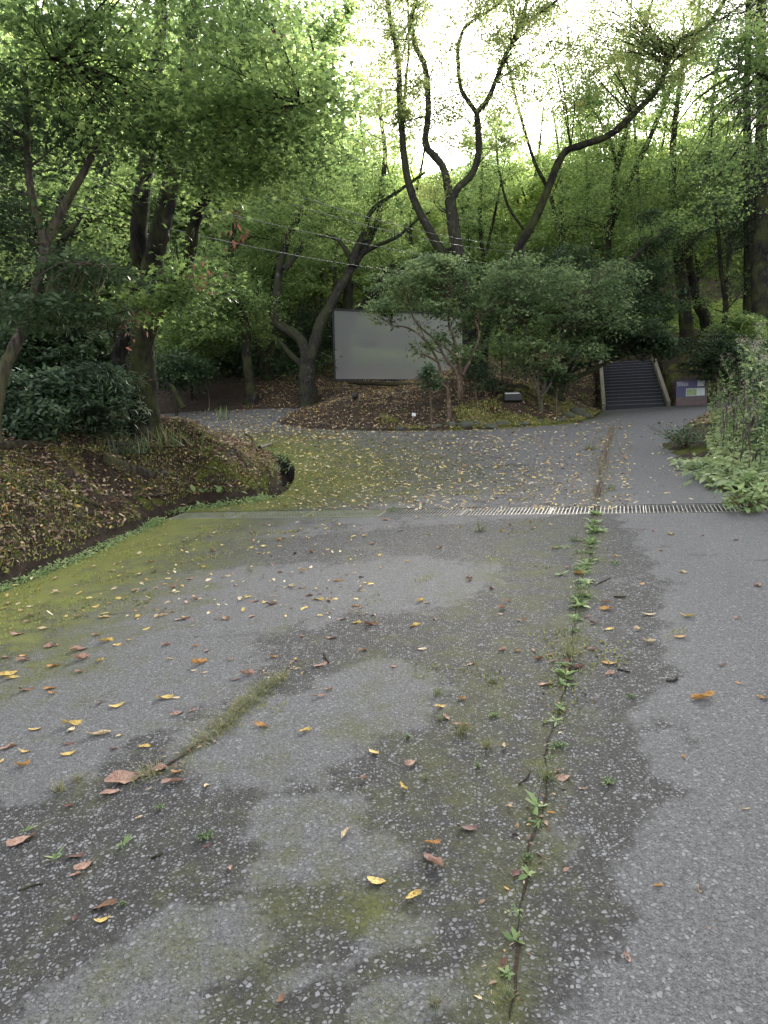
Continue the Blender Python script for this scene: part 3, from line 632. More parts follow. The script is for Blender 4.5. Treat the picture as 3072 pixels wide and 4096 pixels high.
# T2 leaning pale trunk at the far left
tree('leaning_tree', 'slender pale brown tree leaning right at the left edge, forked above the shrubs', 'tree', [
    pz([(-30, 1600), (7, 1510), (45, 1417), (100, 1298), (142, 1165), (172, 1033), (165, 926), (127, 787), (104, 556), (110, 417), (90, 250)], 8.2, 34, 12, .4),
    pz([(165, 990), (200, 930), (278, 787), (350, 660), (398, 556), (500, 481), (560, 400)], 8.4, 27, 9, .8),
    pz([(180, 1090), (230, 1060), (340, 1058), (470, 1062)], 8.2, 9, 3, -.6), pz([(130, 1230), (60, 1225), (-60, 1260)], 8.2, 8, 4)],
    M['barkpale'], M['dark'], OVAL, .09, [blob(110, 1240, 7.6, 170, 60, .8), blob(360, 1230, 7.8, 160, 50, .5), blob(30, 560, 8.4, 200, 130, 1), blob(330, 1090, 8.2, 180, 60, .5), blob(20, 880, 8.5, 150, 160, .8)], [20, 14, 36, 14, 34], per=24, rs=.33,
    growspec=[(4, .5, .9), (4, .4, .9), (2, .2, .4), (0, 0, 0)], gper=9)
tree('broadleaf_tree', 'straight dark trunk with pale brown foot behind the left shrubs', 'tree', [
    pz([(215, 1470), (225, 1330), (222, 1200), (218, 1080), (235, 950), (255, 780), (275, 560), (270, 300), (300, 50)], 12.5, 46, 24, .5),
    pz([(240, 960), (300, 900), (370, 760), (440, 620), (470, 500)], 12.5, 20, 10, 1), pz([(330, 930), (395, 790), (430, 690), (480, 560)], 14, 18, 9)],
    M['bark'], M['mid'], DIA, .09, [blob(250, 500, 13, 330, 300, 2), blob(60, 900, 13.5, 160, 250, 1.6), blob(380, 960, 13.5, 150, 180, 1.2)], [60, 34, 18], per=40, rs=.5,
    growspec=[(6, .5, 1.5), (4, .3, 1), (4, .3, 1)])
# T4 thin crooked trees between
tree('thin_tree', 'thin crooked dark tree in the shade left of the mound', 'tree', [
    pz([(1000, 1540), (985, 1420), (981, 1298), (950, 1200), (941, 1119), (915, 1033), (935, 933), (938, 830), (930, 700)], 25, 26, 8),
    pz([(918, 1040), (950, 980), (990, 955), (1025, 945)], 25, 10, 5)],
    M['bark'], M['mid'], DIA, .13, [blob(900, 1250, 25, 230, 130, 2.5), blob(820, 1080, 25, 180, 120, 2)], [60, 40], per=70, rs=.8, growspec=(4, .5, 1.6))
tree('thin_tree', 'paired thin dark trunks behind the left end of the path', 'tree', [
    pz([(1075, 1520), (1085, 1400), (1087, 1310), (1092, 1150), (1110, 1000), (1090, 820)], 28, 20, 8), pz([(1060, 1520), (1030, 1380), (1020, 1250), (1040, 1100)], 28, 16, 7)],
    M['bark'], M['mid'], DIA, .14, [blob(1080, 980, 29, 230, 200, 3)], [60], per=70, rs=.9, growspec=(4, .5, 1.6))
# T5 forked tree at the left end of the mound
TG = ground(1230, 1622); TD = float(np.clip((TG-EYE)@ray(1230, 1622)/(ray(1230, 1622)@ray(1230, 1622)), 19, 27)); print('T5 depth', TD)
tree('cherry_tree', 'gnarled grey tree with a twisted left limb standing at the left end of the mound', 'tree', [
    pz([(1230, 1622), (1226, 1530), (1229, 1440)], TD, 46, 44),
    pz([(1225, 1450), (1212, 1377), (1166, 1331), (1108, 1298), (1096, 1240), (1106, 1178), (1119, 1066), (1152, 953), (1195, 870), (1235, 800), (1262, 700), (1300, 560)], TD, 30, 9, .5),
    pz([(1235, 1450), (1258, 1380), (1280, 1300), (1318, 1232), (1371, 1132), (1418, 1056), (1464, 980), (1512, 880), (1530, 741), (1540, 602), (1515, 420)], TD, 34, 9, 1),
    pz([(1210, 1460), (1165, 1420), (1113, 1357)], TD, 18, 8), pz([(1139, 1079), (1175, 1030), (1219, 973)], TD, 17, 14),
    pz([(1410, 1066), (1424, 999), (1457, 933), (1490, 840), (1600, 760), (1700, 690)], TD+.3, 20, 6), pz([(1404, 1039), (1358, 966), (1310, 945), (1265, 946)], TD+.3, 13, 6),
    pz([(1440, 1020), (1500, 985), (1560, 960), (1600, 940), (1680, 870), (1720, 850)], TD+.5, 13, 4)],
    M['barkmoss'], M['mid'], DIA, .10, [blob(1300, 700, TD+.5, 250, 150, 2.5), blob(1120, 860, TD+.5, 230, 170, 2.2), blob(1480, 860, TD+1.2, 230, 150, 2)], [85, 85, 60], per=55, rs=.6,
    growspec=[(0, 0, 0), (8, .5, 1.6), (8, .5, 1.8), (0, 0, 0), (1, .5, .6), (5, .3, 1.4), (3, .3, .8), (3, .3, 1)], gper=9)
tree('cherry_tree', 'mossy tree behind the screen reaching a long low limb to the right', 'tree', [
    pz([(1385, 1520), (1382, 1400), (1388, 1240), (1400, 1130)], 33, 32, 24), pz([(1388, 1300), (1430, 1250), (1477, 1198), (1530, 1152), (1590, 1092), (1650, 1046), (1730, 1019), (1840, 990)], 32, 24, 14, -4),
    pz([(1470, 1200), (1530, 1110), (1590, 1040), (1640, 1000)], 31, 18, 10)],
    M['barkmoss'], M['mid'], DIA, .13, [blob(1420, 1000, 31, 200, 110, 2)], [40], per=50, rs=.7, growspec=[(3, .5, 1.5), (5, .4, 1.3), (2, .4, 1)])
# T7 tall double cherry
tall = tree('tall_cherry_tree', 'tall bare-stemmed tree forking into high sinuous limbs behind the azalea', 'tree', [
    pz([(1880, 1560), (1880, 1450), (1876, 1330), (1862, 1180), (1845, 1080), (1832, 1009), (1810, 890), (1800, 787)], 23, 44, 27, -.5),
    pz([(1800, 800), (1777, 685), (1749, 639), (1700, 575), (1712, 463), (1703, 278), (1662, 185), (1647, 74), (1680, -60)], 22.5, 22, 10, -.5),
    pz([(1805, 800), (1835, 750), (1888, 695), (1916, 602), (1906, 444)], 22.5, 20, 15, .3),
    pz([(1906, 450), (1870, 400), (1842, 343), (1832, 204), (1850, 130), (1879, 93), (1980, 28), (2050, -30)], 22.8, 13, 6),
    pz([(1906, 450), (1945, 410), (1971, 352), (2018, 232), (2064, 139), (2105, 20), (2120, -80)], 22.8, 15, 8), pz([(2050, 170), (2090, 110), (2138, 65), (2230, 0), (2320, -60)], 22.9, 9, 5),
    pz([(1870, 1260), (1840, 1120), (1775, 1019), (1721, 926), (1656, 796), (1619, 648), (1601, 417), (1592, 231), (1564, 93), (1540, -60)], 23, 28, 10, -.8),
    pz([(1608, 520), (1625, 300), (1635, 190), (1630, -40)], 22.4, 9, 5), pz([(1712, 463), (1640, 480), (1560, 500)], 22.3, 5, 2)],
    M['barkmoss'], M['sparse'], DIA, .10, [blob(1900, 60, 22, 420, 170, 3), blob(1530, 300, 22.5, 190, 330, 2.5), blob(2080, 330, 22.5, 330, 190, 3), blob(1750, 450, 23, 260, 160, 2.5)], [95, 85, 85, 80], per=36, rs=.42,
    growspec=[(3, .7, 1.4), (9, .4, 1.6), (4, .5, 1.3), (8, .4, 1.5), (10, .4, 1.5), (5, .3, 1.2), (8, .5, 1.5), (3, .3, 1), (2, .3, .6)], gper=13, grs=.33)
tree('leaning_tree', 'tree with a long smooth trunk leaning far right toward the sun gap', 'tree', [
    pz([(1930, 1560), (1935, 1400), (1955, 1270), (2010, 1100), (2055, 1019), (2138, 880), (2190, 759), (2250, 618), (2323, 583), (2443, 537), (2555, 435), (2638, 343), (2675, 231), (2740, 148), (2823, 111), (2897, 0), (2960, -80)], 24, 27, 9, -1.5),
    pz([(2590, 400), (2640, 330), (2700, 240), (2770, 190)], 23, 9, 4)],
    M['bark'], M['sparse'], DIA, .10, [blob(2760, 130, 22.5, 260, 170, 2), blob(2480, 300, 23, 230, 220, 2), blob(2350, 100, 23, 260, 130, 2)], [60, 80, 70], per=34, rs=.5, growspec=[(16, .5, 1.8), (5, .3, 1.2)], gper=9)
# mid right trees against the sky
tree('broadleaf_tree', 'dark forked tree rising behind the clipped bushes left of the stairs', 'tree', [
    pz([(2420, 1420), (2428, 1250), (2425, 1009), (2450, 833), (2462, 694), (2510, 500), (2545, 350), (2560, 180), (2610, 0)], 30, 24, 7),
    pz([(2425, 1000), (2453, 870), (2518, 722), (2582, 593), (2629, 481), (2694, 324), (2768, 185), (2800, 0)], 30, 18, 7, .5), pz([(2470, 690), (2440, 560), (2360, 420)], 30, 9, 4)],
    M['bark'], M['mid'], DIA, .12, [blob(2480, 830, 30, 300, 150, 3.5), blob(2420, 560, 30, 230, 140, 3), blob(2650, 260, 30, 260, 230, 3), blob(2320, 320, 31, 220, 150, 3)], [100, 100, 110, 110], per=48, rs=.75,
    growspec=[(9, .4, 2.2), (9, .4, 2.2), (5, .3, 1.5)], gper=9)
for q, (pl, dpt, w_, lab) in enumerate((
    ([(2262, 1150), (2249, 991), (2203, 787), (2138, 648), (2082, 463), (2036, 278), (2000, 120)], 33, 14, 'thin straight tree leaning left beneath the bright sun gap'),
    ([(2190, 1150), (2120, 960), (2030, 820), (1990, 640), (1985, 520)], 34, 9, 'very thin tree left of the leaning trunk, seen against the far wood'),
    ([(2560, 900), (2545, 600), (2518, 231), (2527, 0)], 34, 10, 'slim upright tree with lacy leaves right of the sun gap'),
    ([(2330, 1100), (2345, 900), (2350, 700), (2330, 560)], 34, 8, 'thin sapling behind the leaning trunk'),
    ([(2900, 1200), (2880, 1050), (2870, 900), (2840, 700), (2850, 480)], 27, 13, 'thin pale tree between the stairs trunks and the conifer'))):
    tree('slender_tree', lab, 'tree', [pz([pl[0]]+pl, dpt, w_*1.1, 4)], M['bark'], M['mid' if q != 2 else 'sparse'], DIA, .12,
         [blob(pl[-1][0], pl[-1][1], dpt, 170, 150, 2.5), blob(pl[-2][0], pl[-2][1]+60, dpt, 150, 110, 2)], [30, 26], per=42, rs=.7, growspec=(9, .35, 1.6), gper=9)
for q, (px_, d_, ln) in enumerate(((1330, 37, 30), (1500, 40, -40), (1640, 38, 50), (1960, 37, -30), (2110, 41, 40), (2290, 38, -50), (2390, 42, 30), (2580, 37, 60), (2640, 41, -40), (2900, 36, 40))):
    tree('slender_tree', f'slender dark trunk deep in the wood, {("first second third fourth fifth sixth seventh eighth ninth tenth").split()[q]} from the left end of the screen', 'tree',
         [pz([(px_, 1480), (px_+ln*.3, 1150), (px_+ln*.5+rng.normal(0, 15), 900), (px_+ln, 650), (px_+ln*1.6, 430)], d_, 15, 4), pz([(px_+ln*.4, 1000), (px_-ln, 800), (px_-ln*2, 640)], d_, 8, 3)],
         M['bark'], M['mid'] if q % 2 else M['bright'], DIA, .17, [blob(px_+ln, 700, d_, 150, 170, 2.5)], [14], per=34, rs=.7, growspec=(7, .35, 1.8), gper=5)
# T9 double trunk right of the stairs
tree('broadleaf_tree', 'thick straight grey trunk above the bank right of the stairs', 'tree', [
    pz([(2752, 1460), (2749, 1320), (2735, 1158), (2715, 1029), (2700, 900), (2690, 700), (2700, 480), (2730, 260), (2735, 60)], 29, 40, 5)],
    M['bark'], M['mid'], DIA, .12, [blob(2720, 820, 28, 240, 120, 2.5), blob(2650, 960, 27, 200, 60, 2)], [70, 34], per=50, rs=.7, growspec=(9, .5, 1.8))
tree('broadleaf_tree', 'curved dark trunk close behind the straight grey one right of the stairs', 'tree', [
    pz([(2845, 1400), (2827, 1288), (2785, 1191), (2765, 1094), (2758, 1000), (2790, 850), (2830, 650), (2850, 420), (2880, 200)], 29.6, 36, 5)],
    M['bark'], M['mid'], DIA, .12, [blob(2900, 760, 29, 200, 150, 2.5)], [50], per=50, rs=.7, growspec=(7, .5, 1.8))
# conifers at the right edge
def conifer(label, px, base, dpt, w_, seed, topy=-300, lean=0, width=330):
    T_ = Tubes(); b0 = at(px, base, dpt); b0[2] = gz(b0[0], b0[1])-.2; top = at(px+lean, topy, dpt)
    n = 10; P = [b0+(top-b0)*i/n+rng.normal(0, .04, 3) for i in range(n+1)]; r0 = w_*dpt/F
    T_.add(np.array(P)-b0, np.linspace(r0, r0*.35, n+1), 10, .05)
    pts = []
    H = np.linalg.norm(top-b0)
    for i in range(70):
        t = rng.uniform(.22, 1); p = b0+(top-b0)*t; a = rng.uniform(0, 2*math.pi); L = width*dpt/F*(1.15-t*.6)*rng.uniform(.6, 1.1)
        q = [p+np.array([math.cos(a)*L*s, math.sin(a)*L*s, L*(.10*s-.45*s*s)]) for s in (0, .35, .7, 1)]
        T_.add(np.array(q)-b0, [.035, .025, .015, .006], 4, .02, 3)
        for s in np.linspace(.2, 1, 9):
            c = p+np.array([math.cos(a)*L*s, math.sin(a)*L*s, L*(.10*s-.45*s*s)]); pts.append(spray(c, .42*(1.15-.4*s), 42, .5))
    root = empty('conifer_tree', tuple(b0), label, 'conifer', 'dark conifers at the right edge')
    link('trunk', T_.mesh('trunk'), M['bark'], root); A = np.concatenate(pts)-b0
    link('crown', leaves('crown', A, .13*rng.uniform(.6, 1.3, len(A)), LONG, .5, pitch=rng.normal(-.5, .4, len(A))), M['conifer'], root)
conifer('tall dark conifer with a thick trunk at the right edge', 3045, 1360, 25, 34, 1)
conifer('dark conifer with a narrower trunk just left of the edge conifer', 2992, 1300, 27, 22, 2, width=300)
tree('branch_tree', 'tree with bright green maple sprays hanging in at the upper right', 'tree', [
    pz([(3260, 1700), (3240, 1200), (3200, 700), (3150, 400), (3050, 300), (2950, 260)], 13, 34, 5)], M['bark'], M['maple'], MAPLE, .10,
    [blob(2990, 260, 13, 180, 170, 1.2), blob(3040, 560, 14, 120, 130, 1), blob(2800, 620, 18, 180, 80, 1.2), blob(2880, 820, 19, 200, 70, 1.2)], [44, 18, 20, 22], per=26, rs=.45, growspec=(3, .6, 1))
# azalea-like shrubs on the mound
tree('azalea_bush', 'spreading azalea with twisted bare reddish stems in front of the screen', 'bush', [
    pz([(1795, 1610), (1790, 1560), (1765, 1530), (1757, 1463), (1730, 1404), (1690, 1351), (1630, 1311), (1570, 1304)], 19.5, 11, 3),
    pz([(1835, 1600), (1830, 1500), (1780, 1430), (1742, 1364), (1670, 1298), (1640, 1240)], 19.5, 10, 3), pz([(1845, 1590), (1842, 1480), (1832, 1430), (1815, 1351), (1795, 1298), (1800, 1200)], 19.7, 12, 4),
    pz([(1838, 1430), (1790, 1400), (1770, 1380)], 19.6, 8, 3), pz([(1757, 1450), (1700, 1420), (1680, 1415)], 19.4, 7, 3), pz([(1850, 1500), (1880, 1440), (1915, 1350), (1900, 1280)], 19.6, 11, 4)],
    M['twig'], M['azalea'], DIA, .125, [blob(1640, 1140, 19.5, 170, 75, 1.2), blob(1530, 1225, 19.3, 70, 34, .6), blob(1800, 1120, 20, 160, 85, 1.4), blob(1900, 1270, 20.4, 110, 110, 1.2), blob(1740, 1230, 19.3, 90, 30, .8), blob(1720, 1050, 19.8, 80, 35, .7), blob(1850, 1420, 20.2, 70, 60, .8), blob(1970, 1180, 21, 120, 90, 1.2)], [46, 16, 44, 40, 10, 26, 14, 14], per=30, rs=.36,
    growspec=(3, .4, .6), gper=2, grs=.2, k=8)
tree('azalea_bush', 'wide grey-green bush with pale forked stems on the right of the mound', 'bush', [
    pz([(2163, 1612), (2150, 1540), (2152, 1470), (2130, 1400), (2100, 1300)], 20.3, 12, 5), pz([(2163, 1612), (2175, 1560), (2190, 1500), (2215, 1420), (2240, 1320)], 20.3, 13, 5),
    pz([(2160, 1600), (2120, 1510), (2060, 1440), (2020, 1380)], 20.3, 8, 3), pz([(2165, 1590), (2205, 1530), (2210, 1480), (2280, 1450)], 20.2, 8, 3)],
    M['barkpale'], M['azalea'], DIA, .125, [blob(2120, 1130, 20.8, 200, 85, 1.6), blob(2290, 1180, 21, 200, 85, 1.6), blob(2180, 1270, 20.6, 200, 90, 1.4), blob(2400, 1260, 21, 140, 90, 1.2), blob(2440, 1130, 22, 130, 80, 1.2), blob(2060, 1200, 20.8, 100, 100, 1), blob(2060, 1050, 21, 90, 40, .8), blob(2260, 1080, 21.5, 80, 40, .8), blob(2100, 1400, 20.5, 90, 70, .9), blob(2330, 1400, 21, 110, 60, .9)],
    [52, 60, 64, 36, 34, 26, 14, 12, 20, 24], per=30, rs=.40, growspec=(3, .4, .6), gper=5, grs=.2, k=8)
tree('evergreen_tree', 'dark thick-trunked evergreen leaning right over the stair head', 'tree', [
    pz([(2215, 1580), (2235, 1520), (2275, 1440), (2310, 1370), (2340, 1270), (2360, 1150)], 23, 48, 16), pz([(2240, 1530), (2330, 1500), (2450, 1440), (2560, 1410), (2640, 1400)], 22.6, 14, 4), pz([(2250, 1510), (2330, 1465), (2400, 1440)], 22.8, 9, 4),
    pz([(2350, 1210), (2420, 1160), (2490, 1070), (2580, 990), (2675, 918)], 23.5, 15, 9, .5)],
    M['bark'], M['dark'], DIA, .14, [blob(2360, 1330, 23, 160, 70, 1.4), blob(2500, 1340, 23, 170, 60, 1.4), blob(2640, 1385, 22.6, 110, 36, .8), blob(2480, 1230, 24, 170, 90, 1.6), blob(2560, 1100, 25, 140, 90, 1.6), blob(2620, 1210, 25, 110, 70, 1.2), blob(2250, 1060, 24, 180, 60, 1.6)],
    [55, 60, 22, 55, 44, 24, 40], per=36, rs=.5, growspec=(3, .5, .9))
# small things on the mound: saplings
def sapling(label, px, py, d, hpx, seed, mat='shrub', w_=50, ls=.1, n=10, per=18, tm=OVAL, wood='twig'):
    return tree('young_shrub', label, 'shrub', [pz([(px, py), (px+rng.normal(0, 10), py-hpx*.5), (px+rng.normal(0, 14), py-hpx*.85)], d, 5, 2)],
        M[wood], M[mat], tm, ls, [blob(px, py-hpx*.65, d, w_, hpx*.36, w_*d/F*.8)], [n], per=per, rs=.22, growspec=(2, .4, .3), gper=6, grs=.12, k=6)
sapling('small glossy shrub at the lower right corner of the screen', 1722, 1570, 19, 110, 1, w_=36, n=9, ls=.14)
sapling('low dark shrub at the foot of the twisted azalea stems', 1905, 1600, 20.4, 170, 2, w_=75, n=26)
sapling('airy sapling between the two azalea bushes', 2010, 1560, 22, 240, 3, 'azalea', w_=85, n=24, ls=.09)
sapling('rounded dark fern-like shrub right of the pale forked stems', 2225, 1600, 20.6, 130, 4, 'dark', w_=62, n=26, ls=.1)
sapling('low leafy sapling under the leaning evergreen', 1975, 1600, 21, 80, 5, w_=40, n=8)
sapling('dark hedge-like bush right of the information board', 2870, 1600, 22.5, 270, 6, 'dark', w_=140, n=80, ls=.12, per=40)
sapling('feathery green bush on top of the bank above the board', 2960, 1440, 23.5, 200, 7, 'mid', w_=120, n=50, ls=.12, per=34)
# ------------------------------------------------------------------ left shrubs
def shrub(label, px, py, d, rx, ry, rz, n, mat, ls, per=26, rs=.28, tm=OVAL):
    sp = [pz([(px+rng.normal(0, rx*.4), py+ry*.9), (px+rng.normal(0, rx*.3), py), (px+rng.normal(0, rx*.6), py-ry*.6)], d, 6, 2) for _ in range(5)]
    g = at(px, py, d); g = gz(g[0], g[1]); zc = float(at(px, py, d)[2]); low = (max(zc-ry*d/F-g, 0)) ; hh = (zc+ry*d/F-g)/2      # foliage reaches the ground
    c = at(px, py, d); c[2] = g+hh
    return tree('evergreen_shrub', label, 'shrub', sp, M['twig'], M[mat], tm, ls, [(c, rx*d/F, rz, hh)], [int(n*max(1, hh/(ry*d/F)))], per=per, rs=rs, growspec=(3, .3, .35), gper=8, grs=.15, k=6, group='shrubs on the left bank')
shrub('dark glossy shrub at the left edge of the bank top', 60, 1610, 9.8, 150, 130, .8, 80, 'shrub', .10)
shrub('bushy dark shrub in front of the pale-footed trunk', 240, 1610, 10., 160, 120, .8, 85, 'shrub', .10)
shrub('shrub with paler drooping leaves beside the triple trunk', 400, 1580, 10.4, 130, 110, .8, 60, 'shrub', .11, tm=LONG)
shrub('tall thin-leaved shrub behind the bank-top shrubs', 330, 1440, 11.6, 170, 90, .9, 56, 'dark', .10)
shrub('shaded shrub behind the leaning pale trunk', 90, 1400, 11.5, 160, 100, .9, 50, 'dark', .10)
shrub('low spreading shrub at the front left corner of the bank top', 110, 1700, 9.2, 120, 40, .5, 26, 'shrub', .09)
for q, (px, py, d, rx, ry, n, mt, lab) in enumerate(((860, 1440, 30, 170, 90, 90, 'dark', 'dark rounded bush beyond the left path'), (1130, 1480, 30, 130, 60, 60, 'dark', 'low dark bush behind the gnarled tree'),
     (760, 1330, 26, 150, 100, 80, 'mid', 'leafy bush behind the triple trunk'), (1250, 1330, 31, 130, 120, 70, 'dark', 'dark bush filling the gap left of the screen'), (700, 1480, 24, 120, 70, 50, 'dark', 'shady bush right of the triple trunk'))):
    tree('background_bush', lab, 'bush', [pz([(px, py+ry), (px, py)], d, 8, 3)], M['bark'], M[mt], DIA, .14, [blob(px, py, d, rx, ry, 2)], [n], per=60, rs=.7, group='bushes beyond the path')
# arching bamboo grass and hostas by the trunk
def tuft(name, label, cat, px, py, n, L, mat, tm=BLADE, spread=.12, pitch=(1.1, .35), group=None, w_=1, pos=None, kind=None, d=None):
    p = (ground(px, py) if d is None else at(px, py, d)) if pos is None else pos
    z = gz(p[0], p[1]) if pos is None else p[2]
    z = max(z, float(R(p[0], p[1]))) if inside(np.array([p[0]]), np.array([p[1]]), ROAD)[0] else z
    A = np.stack([rng.normal(0, spread, n), rng.normal(0, spread, n), np.zeros(n)-.01], -1)
    me = leaves(name, A, L*rng.uniform(.5, 1.2, n), tm, .15, pitch=rng.normal(pitch[0], pitch[1], n), fold=w_)
    if n < 31: me = with_stems(me, A)
    o = link(name, me, M[mat]); o.location = (p[0], p[1], z); return tag(o, label, cat, group, kind)
tuft('bamboo_grass', 'arching bamboo grass at the left foot of the triple trunk', 'grass', 470, 1640, 110, .32, 'shrub', BLADE, .25, (.7, .5), d=10.2)
tuft('bamboo_grass', 'drooping pale grass clump at the right foot of the triple trunk', 'grass', 640, 1650, 160, .34, 'grass', BLADE, .25, (.8, .5), d=10.8)
tuft('hosta', 'light green broad-leaved plant on the bank below the triple trunk', 'plant', 530, 1700, 24, .14, 'weed', OVAL, .22, (.5, .4))
tuft('hosta', 'second broad-leaved clump lower down the bank front', 'plant', 420, 1690, 22, .14, 'weed', OVAL, .2, (.5, .4))
tuft('hosta', 'pale broad-leaved plant near the upper end of the ditch', 'plant', 860, 1690, 18, .12, 'weedpale', OVAL, .12, (.6, .4))
tuft('fern', 'fern growing out of the dark ditch hole', 'fern', 1095, 1880, 44, .22, 'weed', BLADE, .10, (.5, .35))
tuft('fern', 'small fern at the low end of the silted ditch', 'fern', 900, 2010, 22, .16, 'weed', OVAL, .2, (.5, .3))
tuft('seedling', 'thin upright dead stalk at the top end of the bank', 'plant', 838, 1680, 4, .75, 'dry', BLADE, .03, (1.5, .05))
for q, (x_, y_) in enumerate(((875, 1610), (905, 1615))): tuft('seedling', ('taller', 'shorter')[q]+' of two green stalks before the dark bank', 'plant', x_, y_, 7, .45, 'weed', BLADE, .015, (1.45, .08), d=22)
# ------------------------------------------------------------------ background wood: copies of three kinds
def proto(seed, H, cr, mat, ls, n):
    T_ = Tubes(); tips = []
    P = [np.array([rng.normal(0, .12*i), rng.normal(0, .12*i), H*i/6.]) for i in range(7)]
    Q, q = T_.add(P, np.linspace(.2, .05, 7), 8, .05)
    grow(T_, Q, q, 12, .2, cr*.9, tips, 1)
    A = []
    for _ in range(n):
        v = rng.normal(0, 1, 3); v /= np.linalg.norm(v); v *= rng.random()**.4
        A.append(spray(np.array([0, 0, H*.62])+v*np.array([cr, cr, H*.42]), .85*rng.uniform(.5, 1.5), 34, .22))
    A.append(crown_from_tips(tips, 8, .4)); A = np.concatenate(A)
    return T_.mesh('wood_trunk'), leaves('wood_crown', A, ls*rng.uniform(.6, 1.3, len(A)), DIA, .45), mat
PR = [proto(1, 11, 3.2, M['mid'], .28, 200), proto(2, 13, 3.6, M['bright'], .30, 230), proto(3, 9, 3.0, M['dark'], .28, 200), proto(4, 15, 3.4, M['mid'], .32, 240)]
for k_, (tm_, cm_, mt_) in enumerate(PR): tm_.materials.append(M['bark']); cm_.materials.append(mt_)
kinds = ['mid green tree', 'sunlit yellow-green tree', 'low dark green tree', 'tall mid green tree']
def wood(px, d, kd, sc, zone):
    p = at(px, 1500, d); z = gz(p[0], p[1]); tm_, cm_, _ = PR[kd]
    root = empty('woodland_tree', (p[0], p[1], z-.2), kinds[kd]+' '+zone, 'tree', 'woodland trees '+zone, rng.uniform(0, 6.28)); root.scale = (sc, sc, sc*rng.uniform(.9, 1.1))
    a = bpy.data.objects.new('trunk', tm_); COL.objects.link(a); a.parent = root
    a = bpy.data.objects.new('crown', cm_); COL.objects.link(a); a.parent = root
ordn0 = 'first second third fourth fifth sixth seventh'.split()
spots = []
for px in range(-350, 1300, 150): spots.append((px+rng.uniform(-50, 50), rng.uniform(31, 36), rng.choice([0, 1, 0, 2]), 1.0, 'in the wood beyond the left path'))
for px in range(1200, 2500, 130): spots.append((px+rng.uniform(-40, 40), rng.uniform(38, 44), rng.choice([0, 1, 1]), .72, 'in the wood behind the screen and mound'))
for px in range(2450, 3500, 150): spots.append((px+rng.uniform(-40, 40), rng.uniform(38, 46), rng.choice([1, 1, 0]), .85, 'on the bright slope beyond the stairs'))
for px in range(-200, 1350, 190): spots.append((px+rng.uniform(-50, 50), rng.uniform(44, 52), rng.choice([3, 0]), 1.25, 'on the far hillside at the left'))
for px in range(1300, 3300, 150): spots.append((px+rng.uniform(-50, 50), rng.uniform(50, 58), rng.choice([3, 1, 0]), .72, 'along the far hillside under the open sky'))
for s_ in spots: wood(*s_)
# far wood as one mass
A = []
for _ in range(1500):
    px = rng.uniform(-500, 3600); d = rng.uniform(62, 84); p = at(px, 1500, d); z = gz(p[0], p[1]); hmax = 5 if px > 1300 else 22
    A.append(spray(np.array([p[0], p[1], z+rng.uniform(0, hmax)]), 2.2, 90, .5))
A = np.concatenate(A); tag(link('far_wood', leaves('far_wood', A, .6*rng.uniform(.6, 1.3, len(A)), DIA, .5), M['mid']), kind='stuff')
for q, (px_, d_) in enumerate(((1400, 34), (1520, 35), (1650, 34.5), (1790, 35.5), (1590, 38), (1450, 39), (1740, 39))):
    tree('background_bush', 'light green bush seen through the screen, '+ordn0[q]+' in the clump', 'bush', [pz([(px_, 1500), (px_, 1400)], d_, 8, 3)], M['bark'], M['bright'], DIA, .2, [blob(px_, 1440 if q < 4 else 1300, d_, 90, 60 if q < 4 else 90, 1.2)], [20], per=34, rs=.5, group='bushes behind the screen')
# understory on the bright slope behind stairs and mound
A = []
for _ in range(520):
    px = rng.uniform(1850, 3250); d = rng.uniform(33, 40); p = at(px, 1400, d); z = gz(p[0], p[1]); A.append(spray(np.array([p[0], p[1], z+rng.uniform(.0, 1.3)]), .6, 40, .4))
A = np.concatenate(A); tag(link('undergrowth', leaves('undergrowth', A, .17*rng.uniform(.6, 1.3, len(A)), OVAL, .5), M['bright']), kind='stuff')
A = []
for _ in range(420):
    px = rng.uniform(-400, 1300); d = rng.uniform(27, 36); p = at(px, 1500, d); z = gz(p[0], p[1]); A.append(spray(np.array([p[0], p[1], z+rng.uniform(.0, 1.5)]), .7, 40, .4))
A = np.concatenate(A); tag(link('shade_undergrowth', leaves('shade_undergrowth', A, .16*rng.uniform(.6, 1.3, len(A)), OVAL, .5), M['dark']), kind='stuff')

